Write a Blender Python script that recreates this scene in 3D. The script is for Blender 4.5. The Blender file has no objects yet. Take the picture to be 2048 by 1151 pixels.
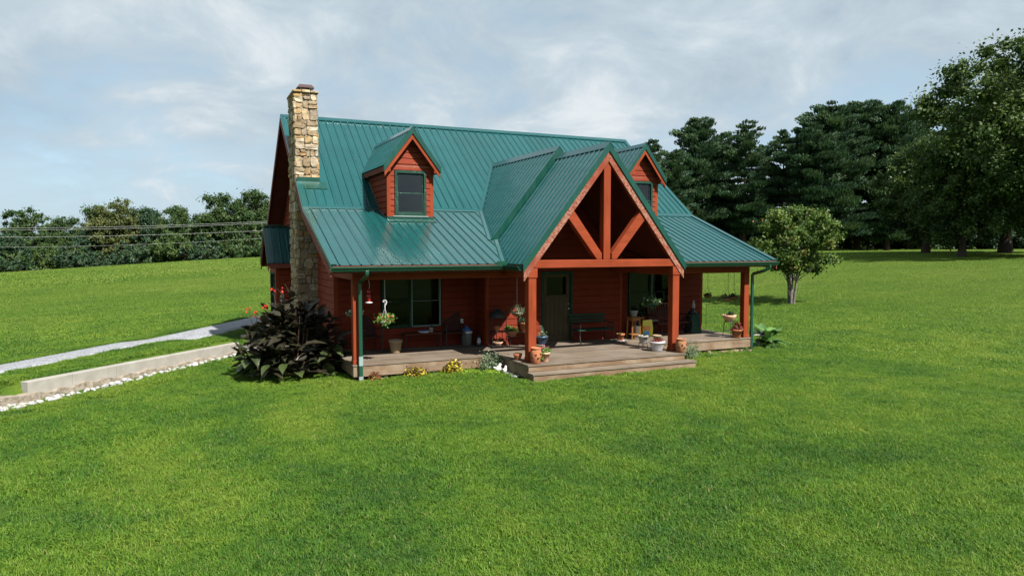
import bpy, math, random
import numpy as np
from mathutils import Vector, Matrix
R=math.radians
scene=bpy.context.scene
rnd=random.Random(7)
# ------------------------------------------------------------------ camera
CAM=(-3.7905,-17.3437,2.9); YAW=24.85; PITCH=3.378
cam=bpy.data.cameras.new('camera'); camo=bpy.data.objects.new('camera',cam)
scene.collection.objects.link(camo)
camo.location=CAM; camo.rotation_euler=(R(90-PITCH),0,R(-YAW))
cam.sensor_width=36; cam.lens=1430.63/2048*36; cam.clip_start=.1; cam.clip_end=4000
scene.camera=camo
# ------------------------------------------------------------------ light
SUNV=Vector((.34,-1.0,1.21)).normalized()        # towards the sun
SUN_EL=math.asin(SUNV.z); SUN_AZ=math.atan2(SUNV.x,SUNV.y)
sun=bpy.data.lights.new('sun','SUN'); sun.energy=5.0; sun.angle=R(.55); sun.color=(1,.965,.91)
suno=bpy.data.objects.new('sun',sun); scene.collection.objects.link(suno)
suno.rotation_euler=SUNV.to_track_quat('Z','Y').to_euler(); suno.location=(20,-30,40)
wd=bpy.data.worlds.new('World'); scene.world=wd; wd.use_nodes=True
def sky_world():
    nt=wd.node_tree; N=nt.nodes; L=nt.links; N.clear()
    out=N.new('ShaderNodeOutputWorld'); bg=N.new('ShaderNodeBackground'); bg.inputs[1].default_value=.1
    L.new(bg.outputs[0],out.inputs[0])
    sky=N.new('ShaderNodeTexSky'); sky.sky_type='NISHITA'; sky.sun_disc=False
    sky.sun_elevation=SUN_EL; sky.sun_rotation=SUN_AZ; sky.air_density=1.0; sky.dust_density=1.5
    tc=N.new('ShaderNodeTexCoord'); sp=N.new('ShaderNodeSeparateXYZ'); L.new(tc.outputs['Generated'],sp.inputs[0])
    def m(op,a,b=None,c=None):
        n=N.new('ShaderNodeMath'); n.operation=op
        for i,v in enumerate((a,b,c)):
            if v is None: continue
            if isinstance(v,(int,float)): n.inputs[i].default_value=v
            else: L.new(v,n.inputs[i])
        return n.outputs[0]
    z=m('ADD',m('MAXIMUM',sp.outputs[2],0.0),.38)
    cb=N.new('ShaderNodeCombineXYZ'); L.new(m('DIVIDE',sp.outputs[0],z),cb.inputs[0]); L.new(m('DIVIDE',sp.outputs[1],z),cb.inputs[1])
    def noise(scale,detail,rough,off,dist=0.):
        mp=N.new('ShaderNodeMapping'); mp.inputs['Location'].default_value=off; L.new(cb.outputs[0],mp.inputs[0])
        n=N.new('ShaderNodeTexNoise'); n.inputs['Scale'].default_value=scale; n.inputs['Detail'].default_value=detail
        n.inputs['Roughness'].default_value=rough; n.inputs['Distortion'].default_value=dist; L.new(mp.outputs[0],n.inputs[0]); return n.outputs[0]
    def ramp(f,stops):
        r=N.new('ShaderNodeValToRGB'); L.new(f,r.inputs[0]); e=r.color_ramp.elements
        while len(e)<len(stops): e.new(.5)
        for i,(p,c) in enumerate(stops): e[i].position=p; e[i].color=(*c,1) if len(c)==3 else c
        return r.outputs[0]
    big=noise(.85,6,.55,(3.1,1.7,0),.25); fine=noise(3.3,10,.62,(7.7,4.2,0),.5)
    f=m('ADD',m('MULTIPLY',big,.62),m('MULTIPLY',fine,.38))
    cover=ramp(f,[(.36,(0,0,0)),(.50,(1,1,1))])
    cloud=ramp(m('ADD',m('MULTIPLY',fine,.60),m('MULTIPLY',noise(1.25,5,.55,(1.3,8.4,0)),.40)),
               [(.35,(.37,.485,.59)),(.45,(.51,.625,.72)),(.54,(.62,.73,.81)),(.64,(.86,.92,.96))])
    mul=N.new('ShaderNodeMix'); mul.data_type='RGBA'; mul.blend_type='MULTIPLY'; mul.inputs[0].default_value=1
    L.new(cloud,mul.inputs[6]); mul.inputs[7].default_value=(4.15,4.15,4.15,1)
    veil=N.new('ShaderNodeMix'); veil.data_type='RGBA'; veil.inputs[0].default_value=.8      # thin high veil over the blue
    L.new(sky.outputs[0],veil.inputs[6]); veil.inputs[7].default_value=(2.1,2.95,3.6,1)
    mx=N.new('ShaderNodeMix'); mx.data_type='RGBA'
    L.new(cover,mx.inputs[0]); L.new(veil.outputs[2],mx.inputs[6]); L.new(mul.outputs[2],mx.inputs[7])
    L.new(mx.outputs[2],bg.inputs[0])
sky_world()
vs=scene.view_settings; vs.view_transform='Standard'; vs.look='None'; vs.exposure=1.15; vs.gamma=1; vs.use_curve_mapping=False
scene.cycles.use_denoising=True; scene.cycles.max_bounces=8; scene.cycles.diffuse_bounces=3; scene.cycles.transparent_max_bounces=12
scene.cycles.caustics_reflective=False; scene.cycles.caustics_refractive=False
# ------------------------------------------------------------------ helpers
col=scene.collection
class MB:
    def __init__(s): s.v=[]; s.f=[]
    def add(s,vs,fs):
        o=len(s.v); s.v+= [tuple(map(float,p)) for p in vs]; s.f+=[tuple(i+o for i in f) for f in fs]; return s
    def box(s,a,b):
        x0,x1=sorted((a[0],b[0])); y0,y1=sorted((a[1],b[1])); z0,z1=sorted((a[2],b[2]))
        return s.hexa([(x0,y0,z0),(x1,y0,z0),(x1,y1,z0),(x0,y1,z0),(x0,y0,z1),(x1,y0,z1),(x1,y1,z1),(x0,y1,z1)])
    def hexa(s,p): return s.add(p,[(0,3,2,1),(4,5,6,7),(0,1,5,4),(1,2,6,5),(2,3,7,6),(3,0,4,7)])
    def extrude(s,poly,vec):
        n=len(poly); v=Vector(vec); a=[Vector(p) for p in poly]
        return s.add(a+[p+v for p in a],[tuple(range(n))[::-1],tuple(range(n,2*n))]+[(i,(i+1)%n,n+(i+1)%n,n+i) for i in range(n)])
    def bar(s,a,b,w,h,up=(0,0,1)):
        a=Vector(a); b=Vector(b); d=(b-a).normalized(); u=Vector(up); x=d.cross(u)
        if x.length<1e-4: x=d.cross(Vector((0,1,0)))
        x.normalize(); y=x.cross(d).normalized()
        q=[a+x*sx*w/2+y*sy*h/2 for sx,sy in((-1,-1),(1,-1),(1,1),(-1,1))]
        return s.extrude(q,b-a)
    def tube(s,path,rad,n=8,cap=True):
        P=[Vector(p) for p in path]; k=len(P)
        if not isinstance(rad,(list,tuple)): rad=[rad]*k
        vs=[]; ref=Vector((.31,.77,.55))
        for i,p in enumerate(P):
            d=(P[min(i+1,k-1)]-P[max(i-1,0)]).normalized(); x=d.cross(ref)
            if x.length<.05: x=d.cross(Vector((1,0,0)))
            x.normalize(); y=d.cross(x)
            for j in range(n):
                a=2*math.pi*j/n; vs.append(p+(x*math.cos(a)+y*math.sin(a))*rad[i])
        fs=[(i*n+j,i*n+(j+1)%n,(i+1)*n+(j+1)%n,(i+1)*n+j) for i in range(k-1) for j in range(n)]
        if cap: fs+=[tuple(range(n))[::-1],tuple(range((k-1)*n,k*n))]
        return s.add(vs,fs)
    def lathe(s,prof,n=24,c=(0,0,0)):
        k=len(prof); vs=[(c[0]+r*math.cos(2*math.pi*j/n),c[1]+r*math.sin(2*math.pi*j/n),c[2]+z) for r,z in prof for j in range(n)]
        fs=[(i*n+j,i*n+(j+1)%n,(i+1)*n+(j+1)%n,(i+1)*n+j) for i in range(k-1) for j in range(n)]
        fs+=[tuple(range(n))[::-1],tuple(range((k-1)*n,k*n))]
        return s.add(vs,fs)
    def ball(s,c,r,n=10,m=7,sc=(1,1,1)):
        vs=[];fs=[]
        for i in range(m+1):
            t=math.pi*i/m
            for j in range(n):
                a=2*math.pi*j/n; vs.append((c[0]+sc[0]*r*math.sin(t)*math.cos(a),c[1]+sc[1]*r*math.sin(t)*math.sin(a),c[2]+sc[2]*r*math.cos(t)))
        for i in range(m):
            for j in range(n): fs.append((i*n+j,(i+1)*n+j,(i+1)*n+(j+1)%n,i*n+(j+1)%n))
        return s.add(vs,fs)
    def torus(s,c,R0,r,axis='z',n=24,m=6):
        pts=[]
        for i in range(n+1):
            a=2*math.pi*i/n; u,v=R0*math.cos(a),R0*math.sin(a)
            pts.append({'z':(c[0]+u,c[1]+v,c[2]),'x':(c[0],c[1]+u,c[2]+v),'y':(c[0]+u,c[1],c[2]+v)}[axis])
        return s.tube(pts,r,m,False)
    def mesh(s,name,mat,smooth=False):
        me=bpy.data.meshes.new(name); me.from_pydata(s.v,[],s.f); me.update()
        if mat: me.materials.append(M[mat] if isinstance(mat,str) else mat)
        if smooth: me.polygons.foreach_set('use_smooth',[True]*len(me.polygons))
        return me
def link(name,data,parent=None,loc=None,rot=None):
    o=bpy.data.objects.new(name,data); col.objects.link(o)
    if parent is not None: o.parent=parent
    if loc is not None: o.location=loc
    if rot is not None: o.rotation_euler=rot
    return o
def part(name,mb,mat,parent=None,smooth=False,bevel=0):
    o=link(name,mb.mesh(name,mat,smooth),parent)
    if bevel:
        b=o.modifiers.new('bevel','BEVEL'); b.width=bevel; b.segments=1; b.limit_method='ANGLE'
    return o
def tag(o,label=None,cat=None,group=None,kind=None):
    for k,v in (('label',label),('category',cat),('group',group),('kind',kind)):
        if v: o[k]=v
    return o
def thing(name,label,cat,loc=(0,0,0),rz=0,group=None):
    return tag(link(name,None,None,loc,(0,0,rz)),label,cat,group)
def struct(name,mb,mat,smooth=False): return tag(part(name,mb,mat,None,smooth),kind='structure')
def copy_tree(o,parent=None):
    c=o.copy(); col.objects.link(c); c.parent=parent
    for ch in list(o.children): copy_tree(ch,c)
    return c
def npmesh(name,V,F,mat,tint=None,smooth=False):
    V=np.asarray(V,dtype=np.float32); F=np.asarray(F,dtype=np.int32); k=F.shape[1]
    me=bpy.data.meshes.new(name); me.vertices.add(len(V)); me.vertices.foreach_set('co',V.ravel())
    me.loops.add(F.size); me.loops.foreach_set('vertex_index',F.ravel())
    me.polygons.add(len(F)); me.polygons.foreach_set('loop_start',np.arange(0,F.size,k,dtype=np.int32)); me.polygons.foreach_set('loop_total',np.full(len(F),k,dtype=np.int32))
    if smooth: me.polygons.foreach_set('use_smooth',np.ones(len(F),dtype=bool))
    me.update(calc_edges=True)
    if tint is not None:
        a=me.attributes.new('tint','FLOAT','FACE'); a.data.foreach_set('value',np.asarray(tint,dtype=np.float32))
    me.materials.append(M[mat]); return me
# ------------------------------------------------------------------ materials
M={}
class NT:
    def __init__(s,name,rough=.6,spec=.4,metal=0):
        s.m=bpy.data.materials.new(name); s.m.use_nodes=True; s.t=s.m.node_tree; s.N=s.t.nodes; s.L=s.t.links
        s.b=s.N['Principled BSDF']; s.b.inputs['Roughness'].default_value=rough; s.b.inputs['Specular IOR Level'].default_value=spec; s.b.inputs['Metallic'].default_value=metal
        M[name]=s.m; s.tc=s.N.new('ShaderNodeTexCoord'); s.geo=s.N.new('ShaderNodeNewGeometry')
    def map(s,scale=(1,1,1),src='obj'):
        mp=s.N.new('ShaderNodeMapping'); mp.inputs['Scale'].default_value=scale
        s.L.new(s.tc.outputs['Object'] if src=='obj' else s.geo.outputs['Position'],mp.inputs[0]); return mp.outputs[0]
    def noise(s,scale,detail=4,rough=.55,vec=None,dist=0):
        n=s.N.new('ShaderNodeTexNoise'); n.inputs['Scale'].default_value=scale; n.inputs['Detail'].default_value=detail; n.inputs['Roughness'].default_value=rough; n.inputs['Distortion'].default_value=dist
        s.L.new(vec if vec is not None else s.map(src='pos'),n.inputs[0]); return n.outputs[0]
    def ramp(s,f,stops,interp='LINEAR'):
        r=s.N.new('ShaderNodeValToRGB'); s.L.new(f,r.inputs[0]); e=r.color_ramp.elements; r.color_ramp.interpolation=interp
        while len(e)<len(stops): e.new(.5)
        for i,(p,c) in enumerate(stops):
            e[i].position=p; e[i].color=(c,c,c,1) if isinstance(c,(int,float)) else (*c,1)
        return r.outputs[0]
    def math(s,op,a,b=0.):
        n=s.N.new('ShaderNodeMath'); n.operation=op
        for i,v in enumerate((a,b)):
            if isinstance(v,(int,float)): n.inputs[i].default_value=v
            else: s.L.new(v,n.inputs[i])
        return n.outputs[0]
    def mix(s,f,a,b,mode='MIX'):
        n=s.N.new('ShaderNodeMix'); n.data_type='RGBA'; n.blend_type=mode
        for i,v in((0,f),(6,a),(7,b)):
            if isinstance(v,(int,float)): n.inputs[i].default_value=v
            elif isinstance(v,tuple): n.inputs[i].default_value=(*v,1)
            else: s.L.new(v,n.inputs[i])
        return n.outputs[2]
    def rand(s): 
        n=s.N.new('ShaderNodeObjectInfo'); return n.outputs['Random']
    def attr(s,name):
        n=s.N.new('ShaderNodeAttribute'); n.attribute_name=name; return n.outputs['Fac']
    def col(s,c):
        if isinstance(c,tuple): s.b.inputs['Base Color'].default_value=(*c,1)
        else: s.L.new(c,s.b.inputs['Base Color'])
        return s
    def rough(s,f,lo,hi): 
        s.L.new(s.ramp(f,[(0.3,lo),(.7,hi)]),s.b.inputs['Roughness']); return s
    def bump(s,f,strength=.3,dist=.02):
        b=s.N.new('ShaderNodeBump'); b.inputs['Strength'].default_value=strength; b.inputs['Distance'].default_value=dist
        s.L.new(f,b.inputs['Height']); s.L.new(b.outputs[0],s.b.inputs['Normal']); return s
def simple(name,c,rough=.6,spec=.4,metal=0,var=.25,scale=8):
    t=NT(name,rough,spec,metal); d=tuple(x*(1-var) for x in c); l=tuple(min(1,x*(1+var)) for x in c)
    n=t.noise(scale,5,.6,t.map()); t.col(t.ramp(n,[(.3,d),(.7,l)])); t.bump(n,.08,.01); return t
def metal_roof(name,c,r=.36,worn=.18):
    t=NT(name,r,.5); n=t.noise(.9,4,.6); s=t.noise(1,5,.6,t.map((9,.7,.7),'pos'))
    k=t.mix(worn,c,tuple(min(1,x*1.9+.02) for x in c)); a=t.mix(t.ramp(n,[(.3,0.),(.75,1.)]),c,tuple(x*1.28 for x in c))
    a=t.mix(t.math('MULTIPLY',t.ramp(s,[(.5,0.),(.8,1.)]),.35),a,tuple(min(1,x*1.5+.006) for x in c)); a=t.mix(t.math('MULTIPLY',t.rand(),.22),a,tuple(x*.55 for x in c)); t.col(a)
    t.rough(s,r-.05,r+.08); t.b.inputs['Coat Weight'].default_value=.3; t.b.inputs['Coat Roughness'].default_value=.14; t.bump(t.noise(2.2,3,.5),.16,.03); return t
metal_roof('roof_metal',(.0035,.049,.048),.25)
metal_roof('trim_green',(.002,.040,.028),.30)
metal_roof('gutter_green',(.006,.043,.026),.30)
simple('galvanised',(.42,.45,.46),.4,.5,.6)
def painted_wood(name,c,chip=.0,grain=(3,40,40),dark=.55,bare=(.42,.33,.25)):
    t=NT(name,.72,.16); g=t.noise(1.0,6,.65,t.map(grain,'pos'),.4); n=t.noise(1.3,5,.6)
    a=t.mix(t.ramp(g,[(.28,0.),(.72,1.)]),tuple(x*dark for x in c),c)
    a=t.mix(t.math('MULTIPLY',t.ramp(n,[(.35,0.),(.75,1.)]),.45),a,tuple(min(1,x*1.25+.015) for x in c))
    a=t.mix(t.math('MULTIPLY',t.rand(),.30),a,tuple(x*.6 for x in c))
    if chip:
        p=t.noise(21,7,.75,t.map((1,1,1.6),'pos')); p2=t.noise(1.1,3,.5)
        q=t.math('MULTIPLY',t.ramp(p,[(.60-chip*.25,0.),(.64-chip*.2,1.)]),t.ramp(p2,[(.45-chip*.3,0.),(.62-chip*.2,1.)]))
        a=t.mix(q,a,bare)
    t.col(a); t.bump(g,.25,.006); return t
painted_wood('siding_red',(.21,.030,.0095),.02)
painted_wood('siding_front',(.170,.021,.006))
painted_wood('timber_red',(.235,.038,.0095),0,(12,12,1.2))
painted_wood('beam_red',(.235,.038,.0095),0,(1.2,12,12))
painted_wood('rake_red',(.22,.040,.018),.55,(6,10,6),.55,(.25,.14,.10))
painted_wood('rake_dull',(.20,.045,.030),.15,(6,6,6))
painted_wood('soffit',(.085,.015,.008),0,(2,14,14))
painted_wood('sash_green',(.010,.045,.030),.06,(10,10,10),.7,(.35,.36,.33))
painted_wood('sash_pale',(.20,.27,.25),.0,(10,10,10),.7)
painted_wood('door_brown',(.075,.058,.030),0,(30,30,2))
painted_wood('stool_wood',(.30,.13,.04),0,(30,30,3))
painted_wood('dark_wood',(.10,.035,.022),0,(20,20,4))
painted_wood('bench_green',(.012,.055,.036),0,(3,30,30))
t=NT('deck_wood',.75,.25); g=t.noise(1,7,.65,t.map((1.2,34,30),'pos'),.5); n=t.noise(.8,4,.6)
a=t.ramp(g,[(.25,(.085,.060,.040)),(.5,(.155,.118,.084)),(.78,(.235,.192,.145))]); a=t.mix(t.math('MULTIPLY',t.rand(),.75),a,(.075,.054,.038),'MIX')
a=t.mix(t.math('MULTIPLY',t.ramp(n,[(.4,0.),(.7,1.)]),.4),a,(.245,.212,.172)); t.col(a); t.bump(g,.35,.006)
t=NT('rim_wood',.75,.25); g=t.noise(1,7,.65,t.map((1.2,20,34),'pos'),.6); n=t.noise(1.4,4,.6)
a=t.ramp(g,[(.25,(.08,.046,.025)),(.5,(.145,.092,.052)),(.78,(.22,.155,.096))]); a=t.mix(t.math('MULTIPLY',t.ramp(n,[(.45,0.),(.7,1.)]),.5),a,(.33,.27,.20)); t.col(a); t.bump(g,.35,.006)
t=NT('stone',.85,.25); n=t.noise(6,7,.65,t.map(src='pos')); n2=t.noise(22,5,.6)
a=t.ramp(t.rand(),[(0,(.38,.28,.155)),(.13,(.22,.155,.085)),(.26,(.50,.43,.32)),(.38,(.34,.20,.065)),(.5,(.17,.13,.095)),(.62,(.38,.29,.175)),(.74,(.23,.19,.145)),(.86,(.42,.28,.12)),(1,(.48,.41,.30))])
a=t.mix(t.ramp(n,[(.35,0.),(.7,.75)]),a,(.13,.09,.055)); a=t.mix(t.math('MULTIPLY',t.ramp(n2,[(.5,0.),(.75,1.)]),.4),a,(.46,.39,.29)); t.col(a); t.bump(n,1.,.05)
simple('mortar',(.22,.18,.13),.95,.1,0,.35,14)
simple('copper_cap',(.045,.02,.018),.45,.5,.3,.3,6)
simple('pot_black',(.02,.021,.024),.5,.4,0,.3,20)
simple('iron_black',(.014,.014,.015),.5,.4,0,.3,20)
simple('terracotta',(.34,.120,.055),.8,.2,0,.3,9)
simple('terracotta_pale',(.50,.29,.19),.85,.2,0,.3,9)
simple('terracotta_brown',(.26,.12,.06),.8,.2,0,.35,9)
simple('blue_glaze',(.045,.075,.125),.35,.5,0,.3,9)
simple('white_plastic',(.47,.45,.46),.45,.4,0,.08,6)
simple('white_paint',(.48,.48,.47),.5,.4,0,.1,9)
simple('cream_bucket',(.55,.52,.42),.55,.3,0,.1,9)
simple('cooler_grey',(.10,.11,.10),.5,.4,0,.2,9)
simple('cooler_blue',(.03,.10,.32),.4,.4,0,.2,9)
simple('red_glass',(.28,.008,.012),.15,.6,0,.2,9)
simple('bag_yellow',(.62,.52,.03),.4,.5,0,.12,5)
simple('bag_print',(.10,.28,.55),.4,.5,0,.5,25)
simple('bag_label',(.62,.22,.06),.4,.5,0,.5,20)
simple('wicker',(.26,.19,.12),.85,.2,0,.45,60)
simple('coco_liner',(.16,.095,.045),.95,.1,0,.5,40)
simple('soil',(.035,.024,.016),.95,.1,0,.4,30)
simple('shade_cloth',(.46,.46,.38),.8,.2,0,.08,3)
simple('room_dark',(.03,.028,.025),.9,.1)
simple('wall_base',(.10,.014,.006),.8,.1)
simple('fabric_dark',(.05,.02,.018),.9,.1)
simple('figurine_grey',(.30,.28,.26),.7,.3,0,.3,20)
t=NT('concrete',.85,.25); n=t.noise(2.2,6,.6); s=t.noise(1,5,.6,t.map((2.2,2.2,.35),'pos')); n3=t.noise(30,4,.6)
a=t.ramp(n,[(.3,(.215,.20,.172)),(.7,(.30,.285,.25))]); a=t.mix(t.math('MULTIPLY',t.ramp(s,[(.52,0.),(.75,1.)]),.5),a,(.18,.16,.135)); t.col(a); t.bump(n3,.25,.008)
t=NT('footing',.95,.2); n=t.noise(7,7,.7); t.col(t.ramp(n,[(.3,(.10,.085,.065)),(.5,(.24,.20,.155)),(.75,(.36,.32,.26))])); t.bump(n,.9,.05)
t=NT('white_rock',.9,.2); n=t.noise(9,6,.65,t.map(src='pos')); a=t.ramp(n,[(.28,(.16,.155,.15)),(.6,(.38,.38,.385))]); a=t.mix(t.math('MULTIPLY',t.ramp(t.rand(),[(.7,0.),(1.,1.)]),.5),a,(.40,.30,.22)); t.col(a); t.bump(n,.6,.03)
t=NT('brown_rock',.9,.2); n=t.noise(9,6,.65,t.map(src='pos')); a=t.ramp(n,[(.28,(.08,.05,.032)),(.7,(.24,.17,.115))]); a=t.mix(t.math('MULTIPLY',t.rand(),.3),a,(.34,.27,.20)); t.col(a); t.bump(n,.6,.03)
t=NT('gravel',.95,.2); v=t.N.new('ShaderNodeTexVoronoi'); v.inputs['Scale'].default_value=16; t.L.new(t.map(src='pos'),v.inputs[0]); n=t.noise(.8,5,.6); n3=t.noise(45,4,.7)
a=t.ramp(v.outputs['Color'],[(.1,(.155,.16,.17)),(.5,(.245,.25,.265)),(.9,(.33,.335,.35))]); a=t.mix(t.math('MULTIPLY',t.ramp(n,[(.58,0.),(.68,1.)]),.6),a,(.23,.20,.15)); t.col(a); t.bump(t.math('ADD',v.outputs['Distance'],n3),.8,.03)
def bark(name,c):
    t=NT(name,.95,.15); n=t.noise(1,7,.7,t.map((9,9,2),'pos')); t.col(t.ramp(n,[(.3,tuple(x*.4 for x in c)),(.7,c)])); t.bump(n,.8,.05)
bark('bark_dark',(.075,.055,.042)); bark('bark_grey',(.19,.17,.145)); bark('bark_pine',(.085,.058,.045))
# glass: a clear pane that mirrors the sky a little
def glass(name,tintc,refl=1.0,ior=1.5):
    m=bpy.data.materials.new(name); m.use_nodes=True; M[name]=m; nt=m.node_tree; N=nt.nodes; L=nt.links; N.clear()
    o=N.new('ShaderNodeOutputMaterial'); mx=N.new('ShaderNodeMixShader'); fr=N.new('ShaderNodeFresnel'); fr.inputs[0].default_value=ior
    tr=N.new('ShaderNodeBsdfTransparent'); tr.inputs[0].default_value=(*tintc,1); gl=N.new('ShaderNodeBsdfGlossy'); gl.inputs['Roughness'].default_value=.015; gl.inputs[0].default_value=(refl,refl,refl,1)
    L.new(fr.outputs[0],mx.inputs[0]); L.new(tr.outputs[0],mx.inputs[1]); L.new(gl.outputs[0],mx.inputs[2]); L.new(mx.outputs[0],o.inputs[0])
glass('window_glass',(.4,.46,.45),1.0,1.75); glass('porch_glass',(.42,.46,.44),.32)
def leaf_mat(name,stops,trans=.35,rough=.55,spec=.25,big=None):
    t=NT(name,rough,spec); a=t.ramp(t.attr('tint'),stops)
    if big is not None:
        n=t.noise(big,3,.5); a=t.mix(t.math('MULTIPLY',t.ramp(n,[(.35,0.),(.7,1.)]),.45),a,stops[-1][1])
    t.col(a); tl=t.N.new('ShaderNodeBsdfTranslucent'); t.L.new(t.mix(.5,a,t.mix(1.,a,(1.25,1.3,.5),'MULTIPLY')),tl.inputs[0])
    mx=t.N.new('ShaderNodeMixShader'); mx.inputs[0].default_value=trans
    out=t.N['Material Output']; t.L.new(t.b.outputs[0],mx.inputs[1]); t.L.new(tl.outputs[0],mx.inputs[2]); t.L.new(mx.outputs[0],out.inputs[0]); return t
leaf_mat('leaf_maple',[(0,(.026,.052,.016)),(.5,(.052,.092,.022)),(1,(.100,.140,.034))],.25)
leaf_mat('leaf_young',[(0,(.040,.080,.016)),(.6,(.085,.140,.028)),(.97,(.145,.190,.04)),(1,(.26,.12,.06))],.3)
leaf_mat('leaf_wood',[(0,(.022,.050,.016)),(.5,(.042,.082,.022)),(1,(.085,.115,.032))],.25)
leaf_mat('leaf_woodyellow',[(0,(.050,.070,.020)),(.5,(.085,.105,.030)),(1,(.13,.135,.045))],.25)
leaf_mat('leaf_wooddark',[(0,(.018,.042,.022)),(.5,(.032,.068,.032)),(1,(.06,.09,.04))],.2)
leaf_mat('needle',[(0,(.020,.050,.026)),(.5,(.040,.082,.038)),(1,(.080,.120,.052))],.25,.6)
leaf_mat('leaf_bright',[(0,(.05,.12,.02)),(.6,(.11,.22,.035)),(1,(.20,.32,.06))],.3)
leaf_mat('leaf_green',[(0,(.03,.075,.02)),(.6,(.07,.14,.035)),(1,(.12,.20,.06))],.3)
leaf_mat('leaf_grey',[(0,(.09,.13,.07)),(.6,(.16,.21,.12)),(1,(.26,.31,.20))],.25)
leaf_mat('leaf_lime',[(0,(.16,.26,.02)),(.6,(.27,.40,.03)),(1,(.40,.52,.06))],.3)
leaf_mat('leaf_dark',[(0,(.010,.022,.012)),(.6,(.022,.045,.02)),(1,(.05,.07,.03))],.2)
leaf_mat('leaf_red',[(0,(.10,.012,.015)),(.6,(.20,.035,.03)),(1,(.14,.10,.04))],.25)
leaf_mat('leaf_coleus',[(0,(.03,.012,.012)),(.38,(.07,.04,.012)),(.52,(.34,.27,.02)),(1,(.50,.42,.04))],.2)
leaf_mat('leaf_coleusred',[(0,(.13,.04,.02)),(.6,(.28,.11,.04)),(1,(.22,.20,.06))],.2)
leaf_mat('petal_white',[(0,(.62,.62,.62)),(1,(.85,.85,.83))],.3)
leaf_mat('petal_coral',[(0,(.62,.13,.07)),(1,(.85,.32,.20))],.3)
leaf_mat('petal_pink',[(0,(.62,.10,.25)),(1,(.85,.35,.50))],.3)
leaf_mat('petal_red',[(0,(.62,.03,.02)),(1,(.85,.10,.04))],.3)
leaf_mat('petal_mixed',[(0,(.70,.55,.35)),(1,(.75,.40,.45))],.3)
def big_leaf(name,a0,a1,rib,rough=.38):
    t=NT(name,rough,.45); w=t.N.new('ShaderNodeTexWave'); w.inputs['Scale'].default_value=9; w.inputs['Distortion'].default_value=1.5; w.bands_direction='DIAGONAL'; t.L.new(t.map(),w.inputs[0])
    a=t.mix(t.rand(),a0,a1); n=t.noise(5,3,.5,t.map()); a=t.mix(t.math('MULTIPLY',t.ramp(n,[(.45,0.),(.7,1.)]),.35),a,rib); t.col(a); t.bump(w.outputs[0],.25,.01)
    tl=t.N.new('ShaderNodeBsdfTranslucent'); t.L.new(a,tl.inputs[0]); mx=t.N.new('ShaderNodeMixShader'); mx.inputs[0].default_value=.18
    t.L.new(t.b.outputs[0],mx.inputs[1]); t.L.new(tl.outputs[0],mx.inputs[2]); t.L.new(mx.outputs[0],t.N['Material Output'].inputs[0])
big_leaf('canna_leaf',(.020,.012,.010),(.032,.030,.014),(.042,.050,.018),.45)
big_leaf('canna_leaf_low',(.022,.030,.012),(.050,.070,.020),(.08,.10,.032))
big_leaf('banana_leaf',(.045,.115,.022),(.095,.195,.04),(.16,.27,.07))
simple('stem_dark',(.06,.03,.022),.6,.3); simple('stem_green',(.07,.14,.03),.6,.3)
# grass: blades and the ground sheet share one colour field
def grass_colour(t):
    big=t.noise(.17,4,.55); mid=t.noise(.62,5,.62); fin=t.noise(3.6,4,.65)
    st=t.noise(1,3,.5,t.map((.55,.09,1),'pos'))
    f=t.math('ADD',t.math('ADD',t.math('MULTIPLY',big,.28),t.math('MULTIPLY',mid,.34)),t.math('ADD',t.math('MULTIPLY',fin,.22),t.math('MULTIPLY',st,.16)))
    a=t.ramp(f,[(.415,(.048,.132,.016)),(.465,(.080,.180,.017)),(.512,(.116,.220,.020)),(.585,(.178,.266,.029))])
    clo=t.math('MULTIPLY',t.ramp(t.noise(1.1,5,.7,None,.8),[(.50,0.),(.60,1.)]),t.ramp(mid,[(.42,1.),(.58,.1)]))
    a=t.mix(t.math('MULTIPLY',clo,.45),a,(.048,.128,.026))
    dist=t.N.new('ShaderNodeVectorMath'); dist.operation='DISTANCE'; t.L.new(t.geo.outputs['Position'],dist.inputs[0]); dist.inputs[1].default_value=(0.,-4.,0.)
    far=t.ramp(t.math('DIVIDE',dist.outputs['Value'],100.),[(.12,0.),(.42,1.)])
    hay=t.ramp(t.noise(1,6,.62,t.map((.05,.16,1),'pos')),[(.35,(.110,.195,.026)),(.5,(.150,.232,.033)),(.68,(.195,.258,.048))])
    return t.mix(t.math('MULTIPLY',far,.8),a,hay)
t=NT('ground_grass',.95,.1); a=grass_colour(t); n=t.noise(30,5,.7); n6=t.noise(7,5,.7)
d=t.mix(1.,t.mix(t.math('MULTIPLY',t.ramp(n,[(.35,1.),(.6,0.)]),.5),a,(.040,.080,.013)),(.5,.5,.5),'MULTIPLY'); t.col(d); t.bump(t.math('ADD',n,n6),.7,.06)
t=NT('grass_blade',.55,.2); a=grass_colour(t); tn=t.attr('tint')
a=t.mix(t.ramp(tn,[(0,.6),(.45,0.)]),a,(.040,.100,.022)); a=t.mix(t.ramp(tn,[(.62,0.),(.95,.6)]),a,(.24,.30,.042)); a=t.mix(t.ramp(tn,[(.955,0.),(.97,.8)]),a,(.33,.27,.12)); t.col(a)
tl=t.N.new('ShaderNodeBsdfTranslucent'); t.L.new(a,tl.inputs[0]); mx=t.N.new('ShaderNodeMixShader'); mx.inputs[0].default_value=.45
t.L.new(t.b.outputs[0],mx.inputs[1]); t.L.new(tl.outputs[0],mx.inputs[2]); t.L.new(mx.outputs[0],t.N['Material Output'].inputs[0])
simple('wire_dark',(.42,.42,.40),.5,.4)
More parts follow.
